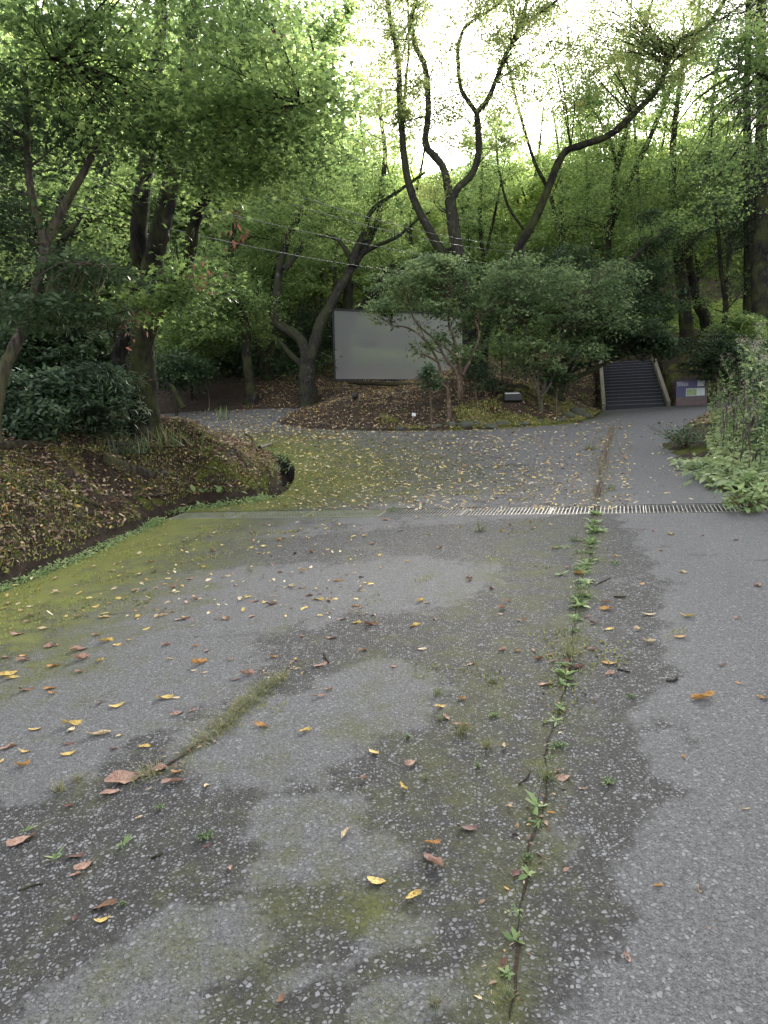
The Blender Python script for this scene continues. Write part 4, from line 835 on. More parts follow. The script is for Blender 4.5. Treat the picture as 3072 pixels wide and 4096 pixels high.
# ------------------------------------------------------------------ right-hand tall weeds
def weed_mesh(H, mat, lm, ls, nl, flower=False, ws=1):
    T_ = Tubes(); P = [np.array([rng.normal(0, .02*i), rng.normal(0, .02*i), H*i/5]) for i in range(6)]; Q, q = T_.add(P, np.linspace(.008, .003, 6), 5, .02, 3)
    A = []; yaw = []; sz = []
    for i in range(nl):
        t = rng.uniform(.08, 1); p = Q[int(t*(len(Q)-1))]; A.append(p); yaw.append(i*2.4+rng.normal(0, .2)); sz.append(ls*(1.15-.6*t)*rng.uniform(.7, 1.2))
    side_ = []
    for i in range(5):
        t = rng.uniform(.55, .95); p = Q[int(t*(len(Q)-1))]; a = rng.uniform(0, 6.28); e_ = p+np.array([math.cos(a)*.14, math.sin(a)*.14, .22])
        T_.add([p, (p+e_)/2+EZ*.0, e_], [.004, .003, .002], 4, 0, 2)
        for j in range(nl//8): s = rng.random(); A.append(p+(e_-p)*s); yaw.append(rng.uniform(0, 6.28)); sz.append(ls*.45)
        side_.append(e_)
    A = np.array(A); fl = None
    if flower:
        Fp = np.concatenate([np.array([s+rng.normal(0, .035, 3) for _ in range(26)]) for s in side_+[P[-1], P[-1]-EZ*.06]])
        fl = leaves('seed_head', Fp, .022, DIA, .8)
    return T_.mesh('stem'), leaves('foliage', A, np.array(sz), lm, .3, yaw=np.array(yaw), pitch=rng.normal(-.1, .35, len(A))), fl
M['seed'] = leaf_mat('seed_head', [(.2, .17, .12), (.32, .28, .2), (.3, .2, .22)], .2)
WP = []
for H, ls, nl, fl, mt, tm in ((1.7, .17, 64, True, 'weed', OVAL), (1.5, .13, 90, True, 'weedpale', LONG), (1.2, .14, 60, False, 'weed', OVAL), (.75, .12, 44, False, 'weedpale', OVAL), (1.6, .2, 60, False, 'shrub', OVAL)):
    a, b_m, c = weed_mesh(H, mt, tm, ls, nl, fl); a.materials.append(M['weed']); b_m.materials.append(M[mt])
    if c: c.materials.append(M['seed'])
    WP.append((a, b_m, c))
def put_weed(kd, x, y, sc, label, group):
    a, b_m, c = WP[kd]; z = max(gz(x, y), float(R(x, y)))
    root = empty('tall_weed', (x, y, z-.01), label, 'weed', group, rng.uniform(0, 6.28)); root.scale = (sc,)*3
    for nm, me in (('stem', a), ('foliage', b_m), ('seed_head', c)):
        if me: o = bpy.data.objects.new(nm, me); COL.objects.link(o); o.parent = root
wk = [(2990, 1850, 0), (3040, 1900, 1), (3080, 1930, 0), (2920, 1790, 2), (2880, 1760, 3), (2960, 1760, 4), (3000, 1780, 4), (3060, 1800, 0), (3100, 1850, 1), (2850, 1700, 3), (2840, 1680, 3), (2975, 1700, 0), (3030, 1700, 1),
      (3090, 1720, 4), (2880, 1700, 2), (3120, 1780, 0), (3150, 1900, 1), (2850, 1800, 3), (2905, 1850, 3), (2900, 1690, 1), (2870, 1672, 3), (3040, 1850, 4), (2985, 1830, 2), (3130, 1960, 2), (2935, 1900, 3), (3080, 1990, 3)]
wl = ['tall seeding weed among the verge growth at the right', 'pale narrow-leaved weed with seed heads on the right verge', 'medium leafy weed on the right verge', 'low pale weed at the foot of the tall verge growth', 'tall broad dark-leaved weed on the right verge']
for x_, y_, kd in wk:
    p = hit(x_, y_, R); put_weed(kd, p[0], p[1], rng.uniform(.85, 1.15), wl[kd], 'tall weeds along the right verge')
for _ in range(46):
    y_ = rng.uniform(7.6, 19); x_ = np.interp(y_, [7, 12, 14, 20], [4.6, 5.9, 6.8, 9.9])+rng.uniform(.3, 2.2); kd = int(rng.integers(0, 5)); put_weed(kd, x_, y_, rng.uniform(.8, 1.15), wl[kd], 'tall weeds along the right verge')
for q, (x_, y_, lb) in enumerate(((2890, 1840, 'leftmost'), (2925, 1850, 'second'), (2965, 1885, 'third'), (2990, 1930, 'rightmost'))):
    p = hit(x_, y_, R); T_ = Tubes(); H = rng.uniform(.9, 1.25); T_.add([np.zeros(3), np.array([.03, .02, H*.5]), np.array([rng.normal(0, .08), .03, H])], [.008, .007, .004], 5, .05, 3)
    A = np.stack([rng.normal(0, .05, 34), rng.normal(0, .05, 34), rng.uniform(.25, 1, 34)*H], -1); me = leaves('withered', A, .15*rng.uniform(.5, 1.2, 34), LONG, .4, pitch=rng.normal(-1.2, .3, 34))
    root = empty('withered_weed', tuple(p), lb+' of four withered dark hanging stems in the verge', 'weed', 'withered stems in the verge'); link('stem', T_.mesh('stem'), M['twig'], root); link('foliage', me, M['withered'], root)
# big-leaved climbing patch and hanging withered stems
A = []; 
for _ in range(1500):
    y_ = rng.uniform(7.3, 17); e_ = np.interp(y_, [7, 10, 12, 14, 20], [4.0, 4.7, 5.6, 6.7, 10.0]); x_ = e_+rng.exponential(.6)-.15*rng.random(); A.append((x_, y_, max(gz(x_, y_), float(R(x_, y_)))+rng.uniform(.02, .2)))
A = np.array(A); tag(link('ground_cover', leaves('ground_cover', A, .13*rng.uniform(.5, 1.3, len(A)), OVAL, .35), M['weedpale']), kind='stuff')
A = []
for _ in range(900):
    v_ = rng.random(); p = hit(rng.uniform(2700+170*v_, 3100), 1850+115*v_, R); A.append((p[0]+rng.normal(0, .1), p[1]+rng.normal(0, .1), p[2]+rng.uniform(.02, .12)))
A = np.array(A); tag(link('creeping_cover', leaves('creeping_cover', A, .15*rng.uniform(.6, 1.3, len(A)), OVAL, .25), M['weedpale']), kind='stuff')
def bushy(name, label, px, py, rx, hz, n, mat, ls, tm=OVAL):
    p = hit(px, py, R); A = []
    T_ = Tubes()
    for _ in range(max(5, n//14)):
        a = rng.uniform(0, 6.28); L = rx*rng.uniform(.4, 1); e_ = np.array([math.cos(a)*L, math.sin(a)*L, hz*rng.uniform(.5, 1)]); T_.add([np.zeros(3), e_*.5+EZ*.1*hz, e_], [.006, .005, .002], 4, .02, 3)
        A.append(np.array([e_*rng.uniform(.35, 1)+rng.normal(0, .05, 3) for _ in range(14)]))
    A = np.concatenate(A); A[:, 2] = np.abs(A[:, 2])+.01
    root = empty(name, (p[0], p[1], float(R(p[0], p[1]))), label, 'plant'); link('stems', T_.mesh('stems'), M['twig'], root)
    link('foliage', leaves('foliage', A, ls*rng.uniform(.6, 1.3, len(A)), tm, .45), M[mat], root)
bushy('low_bush', 'low rounded dark bush spilling onto the road before the verge', 2735, 1800, .62, .5, 420, 'shrub', .075)
bushy('leafy_plant', 'bright leafy plant growing over the drain at the right edge', 2985, 2050, .34, .30, 260, 'weed', .085)
bushy('leafy_plant', 'small leafy plant on the road edge behind the drain plant', 3040, 1965, .3, .25, 160, 'weed', .08)

# ------------------------------------------------------------------ ditch weeds, crack weeds, grasses
A = []
for _ in range(3400):
    t = rng.random()*(6); i = int(t)+1; i = min(i, 6); a, b2 = LE[i], LE[i+1]; p = a+(b2-a)*(rng.random()); nrm = np.array([-(b2-a)[1], (b2-a)[0]]); nrm /= np.linalg.norm(nrm)
    o = rng.normal(.07, .06); q = p+nrm*o; A.append((q[0], q[1], float(R(q[0], q[1]))+rng.uniform(-.06, .045)))
A = np.array(A); tag(link('ditch_weeds', leaves('ditch_weeds', A, .034*rng.uniform(.5, 1.5, len(A)), OVAL, .5), M['weed']), kind='stuff')
A = []
for _ in range(2200):
    t = rng.uniform(7.6, 16.95)
    if 10.9 < t < 14.6 and rng.random() < .95: continue
    i = int(t); a, b2 = LE[i], LE[i+1]; p = a+(b2-a)*(t-i); nrm = np.array([-(b2-a)[1], (b2-a)[0]]); nrm /= np.linalg.norm(nrm)
    q = p+nrm*rng.normal(.06, .13); A.append((q[0], q[1], float(R(q[0], q[1]))+rng.uniform(-.02, .06)))
A = np.array(A); tag(link('ditch_edge_plants', leaves('ditch_edge_plants', A, .05*rng.uniform(.5, 1.6, len(A)), OVAL, .5), M['weed']), kind='stuff')
def ros(n, L, tm, tilt=.3):
    n = int(rng.integers(8, 17)); tm = OVAL if rng.random() < .6 else LONG
    A = np.zeros((n, 3)); A[:, :2] = rng.normal(0, .004, (n, 2)); A[:, 2] = .004; return leaves('rosette', A, L*rng.uniform(.3, 1.2, n), tm, tilt, yaw=np.arange(n)*2.4+rng.normal(0, .7, n), pitch=rng.normal(.3, .3, n))
cw = [(2035, 3990, 'tuft', 66), (2030, 3905, 'ros', 40), (2060, 3770, 'ros', 56), (2058, 3655, 'ros', 50), (2110, 3505, 'ros', 60), (2110, 3440, 'clover', 26), (2150, 3305, 'ros', 66), (2145, 3235, 'ros', 86), (2190, 3110, 'tuft', 70), (2195, 3040, 'ros', 34), (2225, 2990, 'clover', 40), (2225, 2890, 'ros', 56), (2240, 2840, 'ros', 44),
      (2250, 2745, 'ros', 66), (2265, 2705, 'ros', 70), (2262, 2665, 'clover', 36), (2285, 2620, 'tuft', 70), (2300, 2525, 'clover', 26), (2305, 2480, 'ros', 44), (2318, 2430, 'ros', 52), (2330, 2385, 'tuft', 46), (2335, 2340, 'ros', 44), (2245, 2300, 'ros', 34), (2350, 2260, 'ros', 40), (2360, 2215, 'ros', 44), (2365, 2170, 'ros', 44), (2250, 2190, 'clover', 40),
      (2375, 2130, 'ros', 44), (2380, 2095, 'ros', 40), (2385, 2060, 'ros', 44), (2300, 2165, 'tuft', 40)]
ordn = ['first', 'second', 'third', 'fourth', 'fifth', 'sixth', 'seventh', 'eighth', 'ninth', 'tenth', 'eleventh', 'twelfth', 'thirteenth', 'fourteenth', 'fifteenth', 'sixteenth', 'seventeenth', 'eighteenth', 'nineteenth', 'twentieth', 'twenty-first', 'twenty-second', 'twenty-third', 'twenty-fourth', 'twenty-fifth', 'twenty-sixth', 'twenty-seventh', 'twenty-eighth', 'twenty-ninth', 'thirtieth', 'thirty-first']
tn = {'ros': ('leafy_weed', 'leafy rosette weed'), 'tuft': ('grass_tuft', 'brownish grass tuft'), 'clover': ('clover_weed', 'low small-leaved weed')}
def put_small(px, py, ty, s, label, group):
    p = hit(px, py, R); d = p[1]; L = s*d/F*.98
    if ty == 'ros': me = ros(13, L, OVAL); m = M['weed']
    elif ty == 'tuft':
        n = 60; A = np.stack([rng.normal(0, L*.25, n), rng.normal(0, L*.25, n), np.zeros(n)], -1); me = leaves('tuft', A, L*1.1*rng.uniform(.4, 1.1, n), BLADE, .2, pitch=rng.normal(.7, .4, n)); m = M['grass']
    else:
        n = 50; A = np.stack([rng.normal(0, L*.55, n), rng.normal(0, L*.55, n), rng.uniform(.003, .015, n)], -1); me = with_stems(leaves('clover', A, L*.35, OVAL, .3), A, .0008); m = M['weed']
    o = link(tn[ty][0], me, m); o.location = (p[0], p[1], float(R(p[0], p[1]))+.002); tag(o, label, 'weed', group)
for q, (x_, y_, ty, s) in enumerate(cw): put_small(x_, y_, ty, s, f'{tn[ty][1]} in the long crack, {ordn[q]} from the near end', 'weeds along the long crack')
sw = [(100, 3335, 'ros', 44, 'small rosette weed near the left edge of the foreground'), (225, 3440, 'ros', 48, 'small rosette weed beside the maroon leaf at lower left'), (490, 3385, 'ros', 56, 'bright spiky weed alone in the lower left foreground'), (822, 3350, 'clover', 40, 'tiny round clover patch right of the spiky weed'), (640, 3235, 'clover', 20, 'tiny clover above the round clover patch'),
      (490, 3622, 'clover', 16, 'tiny clover by the brown leaf at lower left'), (2435, 3135, 'clover', 34, 'small pale weed alone on the bare asphalt right of the crack'), (1975, 2730, 'tuft', 40, 'small green grass tuft left of the crack, mid foreground'), (1750, 2780, 'tuft', 40, 'thin grass tuft left of the folded yellow leaf'), (1765, 2880, 'tuft', 30, 'grass tuft just below the folded yellow leaf'),
      (1975, 2868, 'clover', 24, 'light clover patch between the two orange leaves and the crack'), (1632, 2952, 'clover', 18, 'tiny clover far left of the crack'), (1910, 3070, 'clover', 18, 'tiny clover near the small tan leaf'), (1850, 2930, 'tuft', 60, 'dry brown grass tuft in the middle of the road'), (1950, 2990, 'tuft', 50, 'dry wiry grass tuft left of the crack'),
      (1700, 3110, 'tuft', 34, 'grass tuft above the round yellow leaf'), (2525, 2790, 'clover', 18, 'tiny green sprout on the bare asphalt'), (1740, 4020, 'tuft', 60, 'grass tuft at the bottom edge left of the crack'), (2440, 1960, 'tuft', 30, 'dark dry tuft on the road beyond the drain'), (2360, 1800, 'tuft', 38, 'small dark tuft left of the brown grass row'),
      (240, 3160, 'tuft', 56, 'green moss-like grass tuft below the large curled leaf'), (310, 3120, 'tuft', 44, 'thin green grass tuft left of the large curled leaf'), (2460, 2255, 'clover', 30, 'small leafy weed right of the crack just before the drain'), (1920, 2125, 'tuft', 40, 'tuft at the drain edge left of the crack'), (1575, 2040, 'clover', 34, 'low weed poking through the drain edge')]
for x_, y_, ty, s, lab in sw: put_small(x_, y_, ty, s, lab, 'small weeds scattered on the road')
for q in range(26):
    py_ = rng.uniform(2055, 2420); px_ = np.interp(py_, [2055, 2330, 2420], [2382, 2330, 2318])+rng.normal(0, 14)
    put_small(px_, py_, ('ros', 'clover')[q % 2], rng.uniform(26, 44), ('little leafy weed', 'little low clover')[q % 2]+' crowding the crack just before the drain', 'weeds crowding the crack by the drain')
def grass_line(name, P, n, L, mat, spread, pitch=(.8, .4), kind='stuff'):
    seg = np.linalg.norm(np.diff(P, axis=0), axis=1); cum = np.concatenate([[0], np.cumsum(seg)]); t = rng.random(n)*cum[-1]
    dens = vnoise(t, t*0, 5.0, 4)+.5*vnoise(t, t*0, 14, 6) > -.12; t = t[dens]; n = len(t)
    x = np.interp(t, cum, P[:, 0])+rng.normal(0, spread, n); y = np.interp(t, cum, P[:, 1])+rng.normal(0, spread, n)
    A = np.stack([x, y, R(x, y)], -1); o = link(name, leaves(name, A, L*rng.uniform(.4, 1.2, n), BLADE, .25, pitch=rng.normal(pitch[0], pitch[1], n)), M[mat]); o['kind'] = kind
grass_line('crack_grass', lcrackP, 3400, .05, 'grass', .034, (.4, .35))
grass_line('dry_crack_grass', crackP[-4:], 620, .17, 'dry', .035, (1.2, .3))
grass_line('crack_moss_grass', crackP[:-4], 900, .035, 'grass', .035, (.5, .4))
# open seams and moss
def seam(name, P, w_, z_=.0035):
    seg = np.linalg.norm(np.diff(P, axis=0), axis=1); cum = np.concatenate([[0], np.cumsum(seg)]); n = int(cum[-1]/.025); t = np.linspace(0, cum[-1], n)
    x = np.interp(t, cum, P[:, 0]); y = np.interp(t, cum, P[:, 1]); o_ = .03*vnoise(t, t*0, 2.4, 3)+.012*vnoise(t, t*0, 9, 5)+.006*vnoise(t, t*0, 25, 4); h_ = w_*(.55+.45*vnoise(t, t*0, 14, 6)); x = x+o_
    L_ = np.stack([x-h_, y, R(x-h_, y)+.006*fbm(x-h_, y, .8, 3, 11)+z_], -1); R_ = np.stack([x+h_, y, R(x+h_, y)+.006*fbm(x+h_, y, .8, 3, 11)+z_], -1)
    V = np.stack([L_, R_], 1).reshape(-1, 3); i = np.arange(n-1); Fq = np.stack([2*i, 2*i+1, 2*i+3, 2*i+2], -1)
    o = link(name, mesh_np(name, V, Fq, attrs={'moss': np.full(len(V), .25)}), M['soil']); o['kind'] = 'structure'
seam('road_joint', crackP, .0065); seam('road_crack', lcrackP, .012)
def moss_tufts(name, A, lo, hi, mat='moss'):
    tag(link(name, leaves(name, A, rng.uniform(lo, hi, len(A)), TRI, .5, pitch=rng.normal(.8, .5, len(A))), M[mat]), kind='stuff')
M['moss'] = leaf_mat('moss_tuft', [(.06, .075, .010), (.14, .155, .02), (.24, .25, .035), (.36, .36, .06)], .2, .8, .1)
x = rng.uniform(-3.6, 2.2, 90000); y = rng.uniform(3.0, 17, 90000)
dl_ = pdist(x, y, LE, False); cxx = np.interp(y, crackP[:, 1], crackP[:, 0])
dens = np.maximum(1.15-.62*dl_, .75*np.exp(-np.abs(x-cxx)/.10))+.75*fbm(x, y, 2.2, 4, 21)
k_ = inside(x, y, ROAD) & (dens > .62) & (np.abs((np.stack([x, y], -1)-GA)@gn-GW/2) > GW/2+.02); x, y = x[k_], y[k_]
moss_tufts('road_moss', np.stack([x, y, R(x, y)+.002], -1), .008, .022)
x = rng.uniform(-7, -1, 150000); y = rng.uniform(3.5, 17, 150000); dl_ = pdist(x, y, LE, False)
k_ = (~inside(x, y, ROAD)) & (dl_ > .24) & (dl_ < 3.4) & (fbm(x, y, 1.5, 4, 31)+.45*np.exp(-dl_/.6) > .15); x, y = x[k_], y[k_]
moss_tufts('bank_moss', np.stack([x, y, G(x, y)], -1), .015, .045)
x = rng.uniform(0, 8, 60000); y = rng.uniform(18, 24, 60000); d9 = pdist(x, y, np.array(mound_edge), False)
k_ = (~inside(x, y, ROAD)) & (d9 < 2.2) & (fbm(x, y, 1.2, 4, 37)+.3*(x > 4)-.2*d9 > .0); x, y = x[k_], y[k_]
moss_tufts('mound_moss', np.stack([x, y, G(x, y)], -1), .03, .08)
# ------------------------------------------------------------------ fallen leaves
def curled(L, wd, curl, twist, pointy=.9):
    n = 9; V = []; Fq = []
    for i in range(n):
        u = i/(n-1); hw = wd*L*.5*math.sin(math.pi*min(1, u*.96+.02))**.75*(1-.25*u)
        for j, s in enumerate((-1, -.5, 0, .5, 1)):
            x = (u-.5)*L; y = s*hw*(1+.12*math.sin(u*23+s*2+twist[1]*9)); z = curl*L*((u-.5)**2*1.6)+abs(s)**1.7*hw*1.2*twist[0]*(1+.5*math.sin(u*7+s*3*twist[1]))+s*(u-.5)*L*twist[1]*.3
            V.append((x, y+.06*L*math.sin(u*3)*twist[1], z+.004*math.sin(u*19+s*5)))
    for i in range(n-1):
        for j in range(4): a = i*5+j; Fq.append((a, a+5, a+6, a+1))
    V = np.array(V); k0 = len(V)                     # stalk
    V = np.vstack([V, [(-.5*L, -.0012, 0.001), (-.5*L, .0012, 0.001), (-.66*L, .0012+.01*twist[1], .004), (-.66*L, -.0012+.01*twist[1], .004)]])
    Fq.append((k0, k0+1, k0+2, k0+3)); V[:, 2] -= V[:, 2].min(); return V, np.array(Fq)
LV = {}
for kx in LC:
    LV[kx] = []
    for s_ in range(7):
        V, Fq = curled(1.0, rng.uniform(.36, .58), rng.uniform(.05, .5), (rng.uniform(.05, 1.1), rng.uniform(-.9, .9)))
        me = mesh_np('leaf_'+kx, V, Fq, rng.random(1).repeat(len(Fq))); me.materials.append(M['leaf_'+kx]); LV[kx].append(me)
names = dict(y='yellow', l='pale', o='orange', p='pink', b='brown', m='maroon')
cname = dict(yellow='yellow', pale='pale tan', orange='orange', pink='pinkish brown', brown='brown', maroon='dark maroon')
def place_leaf(x, y, L, ang, col, label, group, soil_=False):
    z = float(R(x, y))+.003 if not soil_ else gz(x, y)+.01
    o = bpy.data.objects.new('fallen_leaf', LV[col][int(rng.integers(0, 7))]); COL.objects.link(o); o.location = (x, y, z); o.scale = (L, L*rng.uniform(.8, 1.2), L*rng.uniform(.5, 1.2))
    o.rotation_euler = (rng.normal(.085, .08), rng.normal(-.05, .08), ang); tag(o, label, 'leaf', group)
fl = []
def seg(ox, oy, sc, s):
    for tkn in s.split():
        a = tkn.split(','); fl.append((ox+float(a[0])*sc, oy+float(a[1])*sc, float(a[2])*sc, float(a[3]), names[a[4]]))
seg(0, 2400, .926, '451,77,48,0,y 696,73,50,15,l 790,85,60,20,p 595,50,26,0,o 675,48,20,0,y 740,57,26,0,o 72,151,45,20,p 119,98,28,10,p 187,125,42,0,l 634,127,34,30,y 414,154,30,0,p 458,181,50,10,y 508,195,34,20,y 558,175,22,0,y 215,203,42,20,p 249,198,22,80,o 340,217,62,10,p 22,250,36,-10,p 353,257,58,5,p 100,243,32,40,o 98,264,50,0,p 434,264,30,0,y 232,288,50,25,o 340,314,30,0,p 35,325,66,20,y 52,340,56,15,y 113,391,52,10,b 215,385,44,10,o 227,406,34,0,o 716,197,36,10,p 842,203,24,20,o 897,222,32,50,p 732,258,30,20,l 860,277,60,20,o 998,260,34,0,p 839,307,28,0,l 881,316,26,0,l 1066,325,52,5,p 1139,307,22,60,p 712,425,60,5,y 757,425,34,0,l 431,447,32,60,m 505,461,56,20,y 765,496,50,20,p 829,482,34,15,p 311,539,70,5,y 308,565,44,50,l 151,562,46,10,y 421,586,92,8,l 517,589,28,20,l 622,636,50,0,y 296,626,46,0,m 37,641,62,25,p 108,659,48,0,y 300,668,60,15,y 8,698,30,60,y 100,719,66,-5,o 1129,545,62,-15,o 1318,569,52,15,y 1381,419,50,10,p 1420,388,34,10,p 1012,347,38,0,m 490,648,32,0,m 696,732,66,0,p 538,777,140,12,p 768,748,50,-5,o 745,790,80,10,p 892,806,44,60,l 477,835,76,10,p 1614,662,52,-30,y 1574,773,32,0,p 1541,102,36,10,y 1475,88,34,0,p 1605,110,52,0,b 1432,167,40,0,p 1309,160,26,0,p 1183,249,32,0,o 1565,222,34,0,p 1380,287,60,10,p 1100,10,30,0,p 1180,8,26,10,y 935,85,20,0,p 825,115,26,20,l')
seg(1536, 2400, .926, '510,38,30,10,p 507,64,24,0,p 218,85,24,60,p 135,113,42,15,y 165,215,38,10,l 43,291,30,0,p 595,90,36,-10,b 511,220,40,20,p 575,223,28,0,o 648,222,34,60,p 667,259,38,0,b 714,241,30,0,p 728,268,34,0,p 376,281,38,20,p 338,431,34,-15,o 244,465,56,20,y 268,510,42,-40,p 332,544,66,-15,p 517,635,42,-60,l 116,708,54,20,p 85,815,56,-40,y 957,14,32,0,b 960,42,46,-5,o 878,74,28,0,p 906,102,28,0,m 1142,66,50,-15,l 1309,73,54,-10,y 1523,79,22,0,p 972,129,40,5,y 1097,128,28,0,l 1282,161,50,-10,o 1143,184,48,-5,l 899,216,28,0,p 975,276,56,-15,o 984,322,48,0,p 1460,284,36,5,m 1532,362,28,-20,o 1379,428,90,0,o 1633,427,38,-20,o 1294,682,24,60,o 860,820,38,0,p 832,296,60,-5,m 698,370,60,5,p 790,265,36,0,m 757,740,34,0,p 775,772,60,0,p 1562,907,14,0,l')
seg(0, 3200, .926, '92,180,102,25,p 327,248,72,5,m 368,290,80,25,p 325,329,46,20,p 451,467,92,10,b 443,525,60,15,y 322,516,34,60,m 300,30,40,0,m 1493,148,66,40,l 1625,354,76,-10,y 894,204,22,0,m 997,297,20,60,p 1212,872,60,-70,b 598,78,28,20,l')
seg(1536, 3200, .926, '360,126,76,-5,m 210,192,64,-10,o 212,272,116,-35,p 126,422,80,20,y 570,325,60,-80,m 789,305,34,20,p 720,60,30,0,o 702,105,34,-60,p 517,722,70,-75,m 1366,395,24,-60,o 1388,565,20,0,p 1047,690,56,-55,p 1185,378,10,0,o')
def zone(px, py):
    v = 'at the bottom of the picture' if py > 3500 else 'in the near foreground' if py > 3000 else 'on near asphalt' if py > 2650 else 'midway to the drain' if py > 2350 else 'before the drain' if py > 2080 else 'beyond the drain'
    if abs(px-np.interp(-py, [-4096, -2050], [2010, 2380])) < 130: h = 'beside the weedy crack'
    elif px > 2200: h = 'right of the weedy crack'
    elif px > 1350: h = 'left of the weedy crack'
    elif px > 750: h = 'near the short grassy crack'
    else: h = 'toward the left edge'
    return h+' '+v
seen = {}
def lab(px, py, s, col):
    sz = 'large ' if s > 60 else 'small ' if s < 32 else ''; b_ = f'{sz}{cname[col]} fallen leaf {zone(px, py)}'; seen[b_] = seen.get(b_, 0)+1; return b_
GR = 'fallen leaves on the road'
for px, py, s, a, col in fl:
    p = hit(px, py, R); d = p[1]; place_leaf(p[0], p[1], max(s*d/F*1.2, .03), math.radians(a*1.6+rng.choice([0, 180])), col, lab(px, py, s, col), GR)
# further individual leaves up to 300, then the rest as one
cand = []; keys = list(LC); pr = [.3, .22, .12, .22, .1, .04]
def rand_leaf(n, x0, x1, y0, y1, ok=None):
    out = []
    while len(out) < n:
        px, py = rng.uniform(x0, x1), rng.uniform(y0, y1)
        if ok and not ok(px, py): continue
        p = hit(px, py, R)
        if inside(np.array([p[0]]), np.array([p[1]]), ROAD)[0]: out.append((px, py, p))
    return out
near = rand_leaf(70, 0, 1500, 2110, 2480)+rand_leaf(26, 1300, 3072, 2100, 2420)+rand_leaf(40, 600, 2350, 1980, 2150)
for px, py, p in near[:max(0, 298-len(fl))]:
    col = keys[int(rng.choice(6, p=pr))]; L = rng.uniform(.045, .09); place_leaf(p[0], p[1], L, rng.uniform(0, 6.28), col, lab(px, py, L*F/p[1], col), GR)
far = rand_leaf(5600, 900, 2520, 1690, 2040, lambda a, b_: rng.random() < (1.25-abs(a-1500)/1500)*(.5+.5*(2040-b_)/300))+rand_leaf(130, 2450, 2800, 1680, 2020)+rand_leaf(260, 0, 1500, 2090, 2480)+rand_leaf(1100, 700, 1420, 1636, 1760, None)
A = np.array([p for _, _, p in far]); A[:, 2] = R(A[:, 0], A[:, 1])+.012
def litter(name, A, s, mat, tilt=.3):
    V0 = OVAL; me = leaves(name, A, s, V0, tilt); return tag(link(name, me, M[mat]), kind='stuff')
litter('fallen_leaf_scatter', A, np.where(A[:, 1] < 8, .6, np.clip(.6+(A[:, 1]-9)*.05, .6, 1.15))*rng.uniform(.05, .12, len(A)), 'litter_far', .33)
Cp = []
for P_, n_, sp_ in ((lcrackP, 110, .05), (crackP[:-3], 150, .06)):
    for _ in range(n_):
        i = int(rng.integers(0, len(P_)-1)); q = P_[i]+(P_[i+1]-P_[i])*rng.random()+rng.normal(0, sp_, 2); Cp.append((q[0], q[1], float(R(q[0], q[1]))+.006))
Cp = np.array(Cp); litter('crack_leaf_debris', Cp, rng.uniform(.012, .035, len(Cp)), 'litter_soil', .3)
def scatter_ground(n, x0, x1, y0, y1, cond):
    x = rng.uniform(x0, x1, n); y = rng.uniform(y0, y1, n); k_ = cond(x, y) & ~inside(x, y, ROAD); x, y = x[k_], y[k_]; z = G(x, y); return np.stack([x, y, z+.034], -1)
A = scatter_ground(60000, -8, -.9, 3.3, 17, lambda x, y: (pdist(x, y, LE, False) > .28)&(pdist(x, y, LE, False) < 5))
litter('bank_leaf_litter', A, rng.uniform(.025, .085, len(A)), 'litter_soil', .4)
A = scatter_ground(52000, -5, 10, 16.5, 34, lambda x, y: (y > 18)|(x > -1))
h_ = rng.random(len(A)) < .42
litter('mound_leaf_litter', A[~h_], rng.uniform(.04, .11, (~h_).sum()), 'litter_soil', .35); litter('mound_yellow_litter', A[h_], rng.uniform(.04, .09, h_.sum()), 'litter_far', .35)
A = scatter_ground(2600, -12, 0, 3, 17, lambda x, y: (pdist(x, y, LE, False) > .4)&(pdist(x, y, LE, False) < 4)&(fbm(x, y, 1.2, 3, 8) > .1))
litter('bank_sprouts', A, rng.uniform(.03, .07, len(A)), 'weed', .4)
# twigs on bank, mound and road
def stick(label, x0, y0, x1, y1, r, mat='log', name='fallen_stick', dz=0, cat='stick'):
    a, b_p = ground(x0, y0), ground(x1, y1); T_ = Tubes(); m_ = (a+b_p)/2; L = np.linalg.norm(b_p-a)
    m_ = m_+np.array([rng.normal(0, .03*L), rng.normal(0, .03*L), .0]); P = np.array([a, m_, b_p]); P[:, 2] += r*.6+dz; T_.add(P-a, [r, r*1.08, r*.85], 9, .08, 5)
    o = link(name, T_.mesh(name), M[mat]); o.location = a; tag(o, label, cat)
stick('short rotting log lying on the mossy left bank', 405, 1850, 608, 1918, .075, name='fallen_log', cat='log')
stick('dark broken branch piece on the bank at the left', 92, 1950, 195, 2015, .032)
stick('dark log lying half buried at the left edge of the bank top', -20, 1800, 165, 1795, .07, name='fallen_log', cat='log')
stick('dark root running along the upper end of the bank', 705, 1655, 800, 1700, .05, name='tree_root', cat='root')
stick('pale cut stick propped over the ditch', 1040, 1818, 1073, 1785, .03, 'beam', dz=.12)
stick('mossy log lying on the mound between the bushes', 2000, 1556, 2110, 1562, .1, name='fallen_log', cat='log')
stick('long dark branch lying below the screen', 1400, 1535, 1690, 1545, .07, name='fallen_branch', cat='branch')
for q, (a_, b_q, c_, d_q, r_q) in enumerate(((300, 1990, 420, 2040, .018), (560, 1990, 700, 1975, .015), (150, 2110, 330, 2095, .016), (700, 1840, 860, 1880, .016), (20, 2060, 120, 2120, .022), (760, 1940, 900, 1925, .014), (380, 1770, 560, 1790, .03), (880, 1720, 1010, 1790, .02))):
    stick(('thin root crossing the lower bank, ' if r_q < .017 else 'thicker exposed root on the bank, ')+ordn[q]+' of the eight bank roots', a_, b_q, c_, d_q, r_q, name='exposed_root', cat='root')
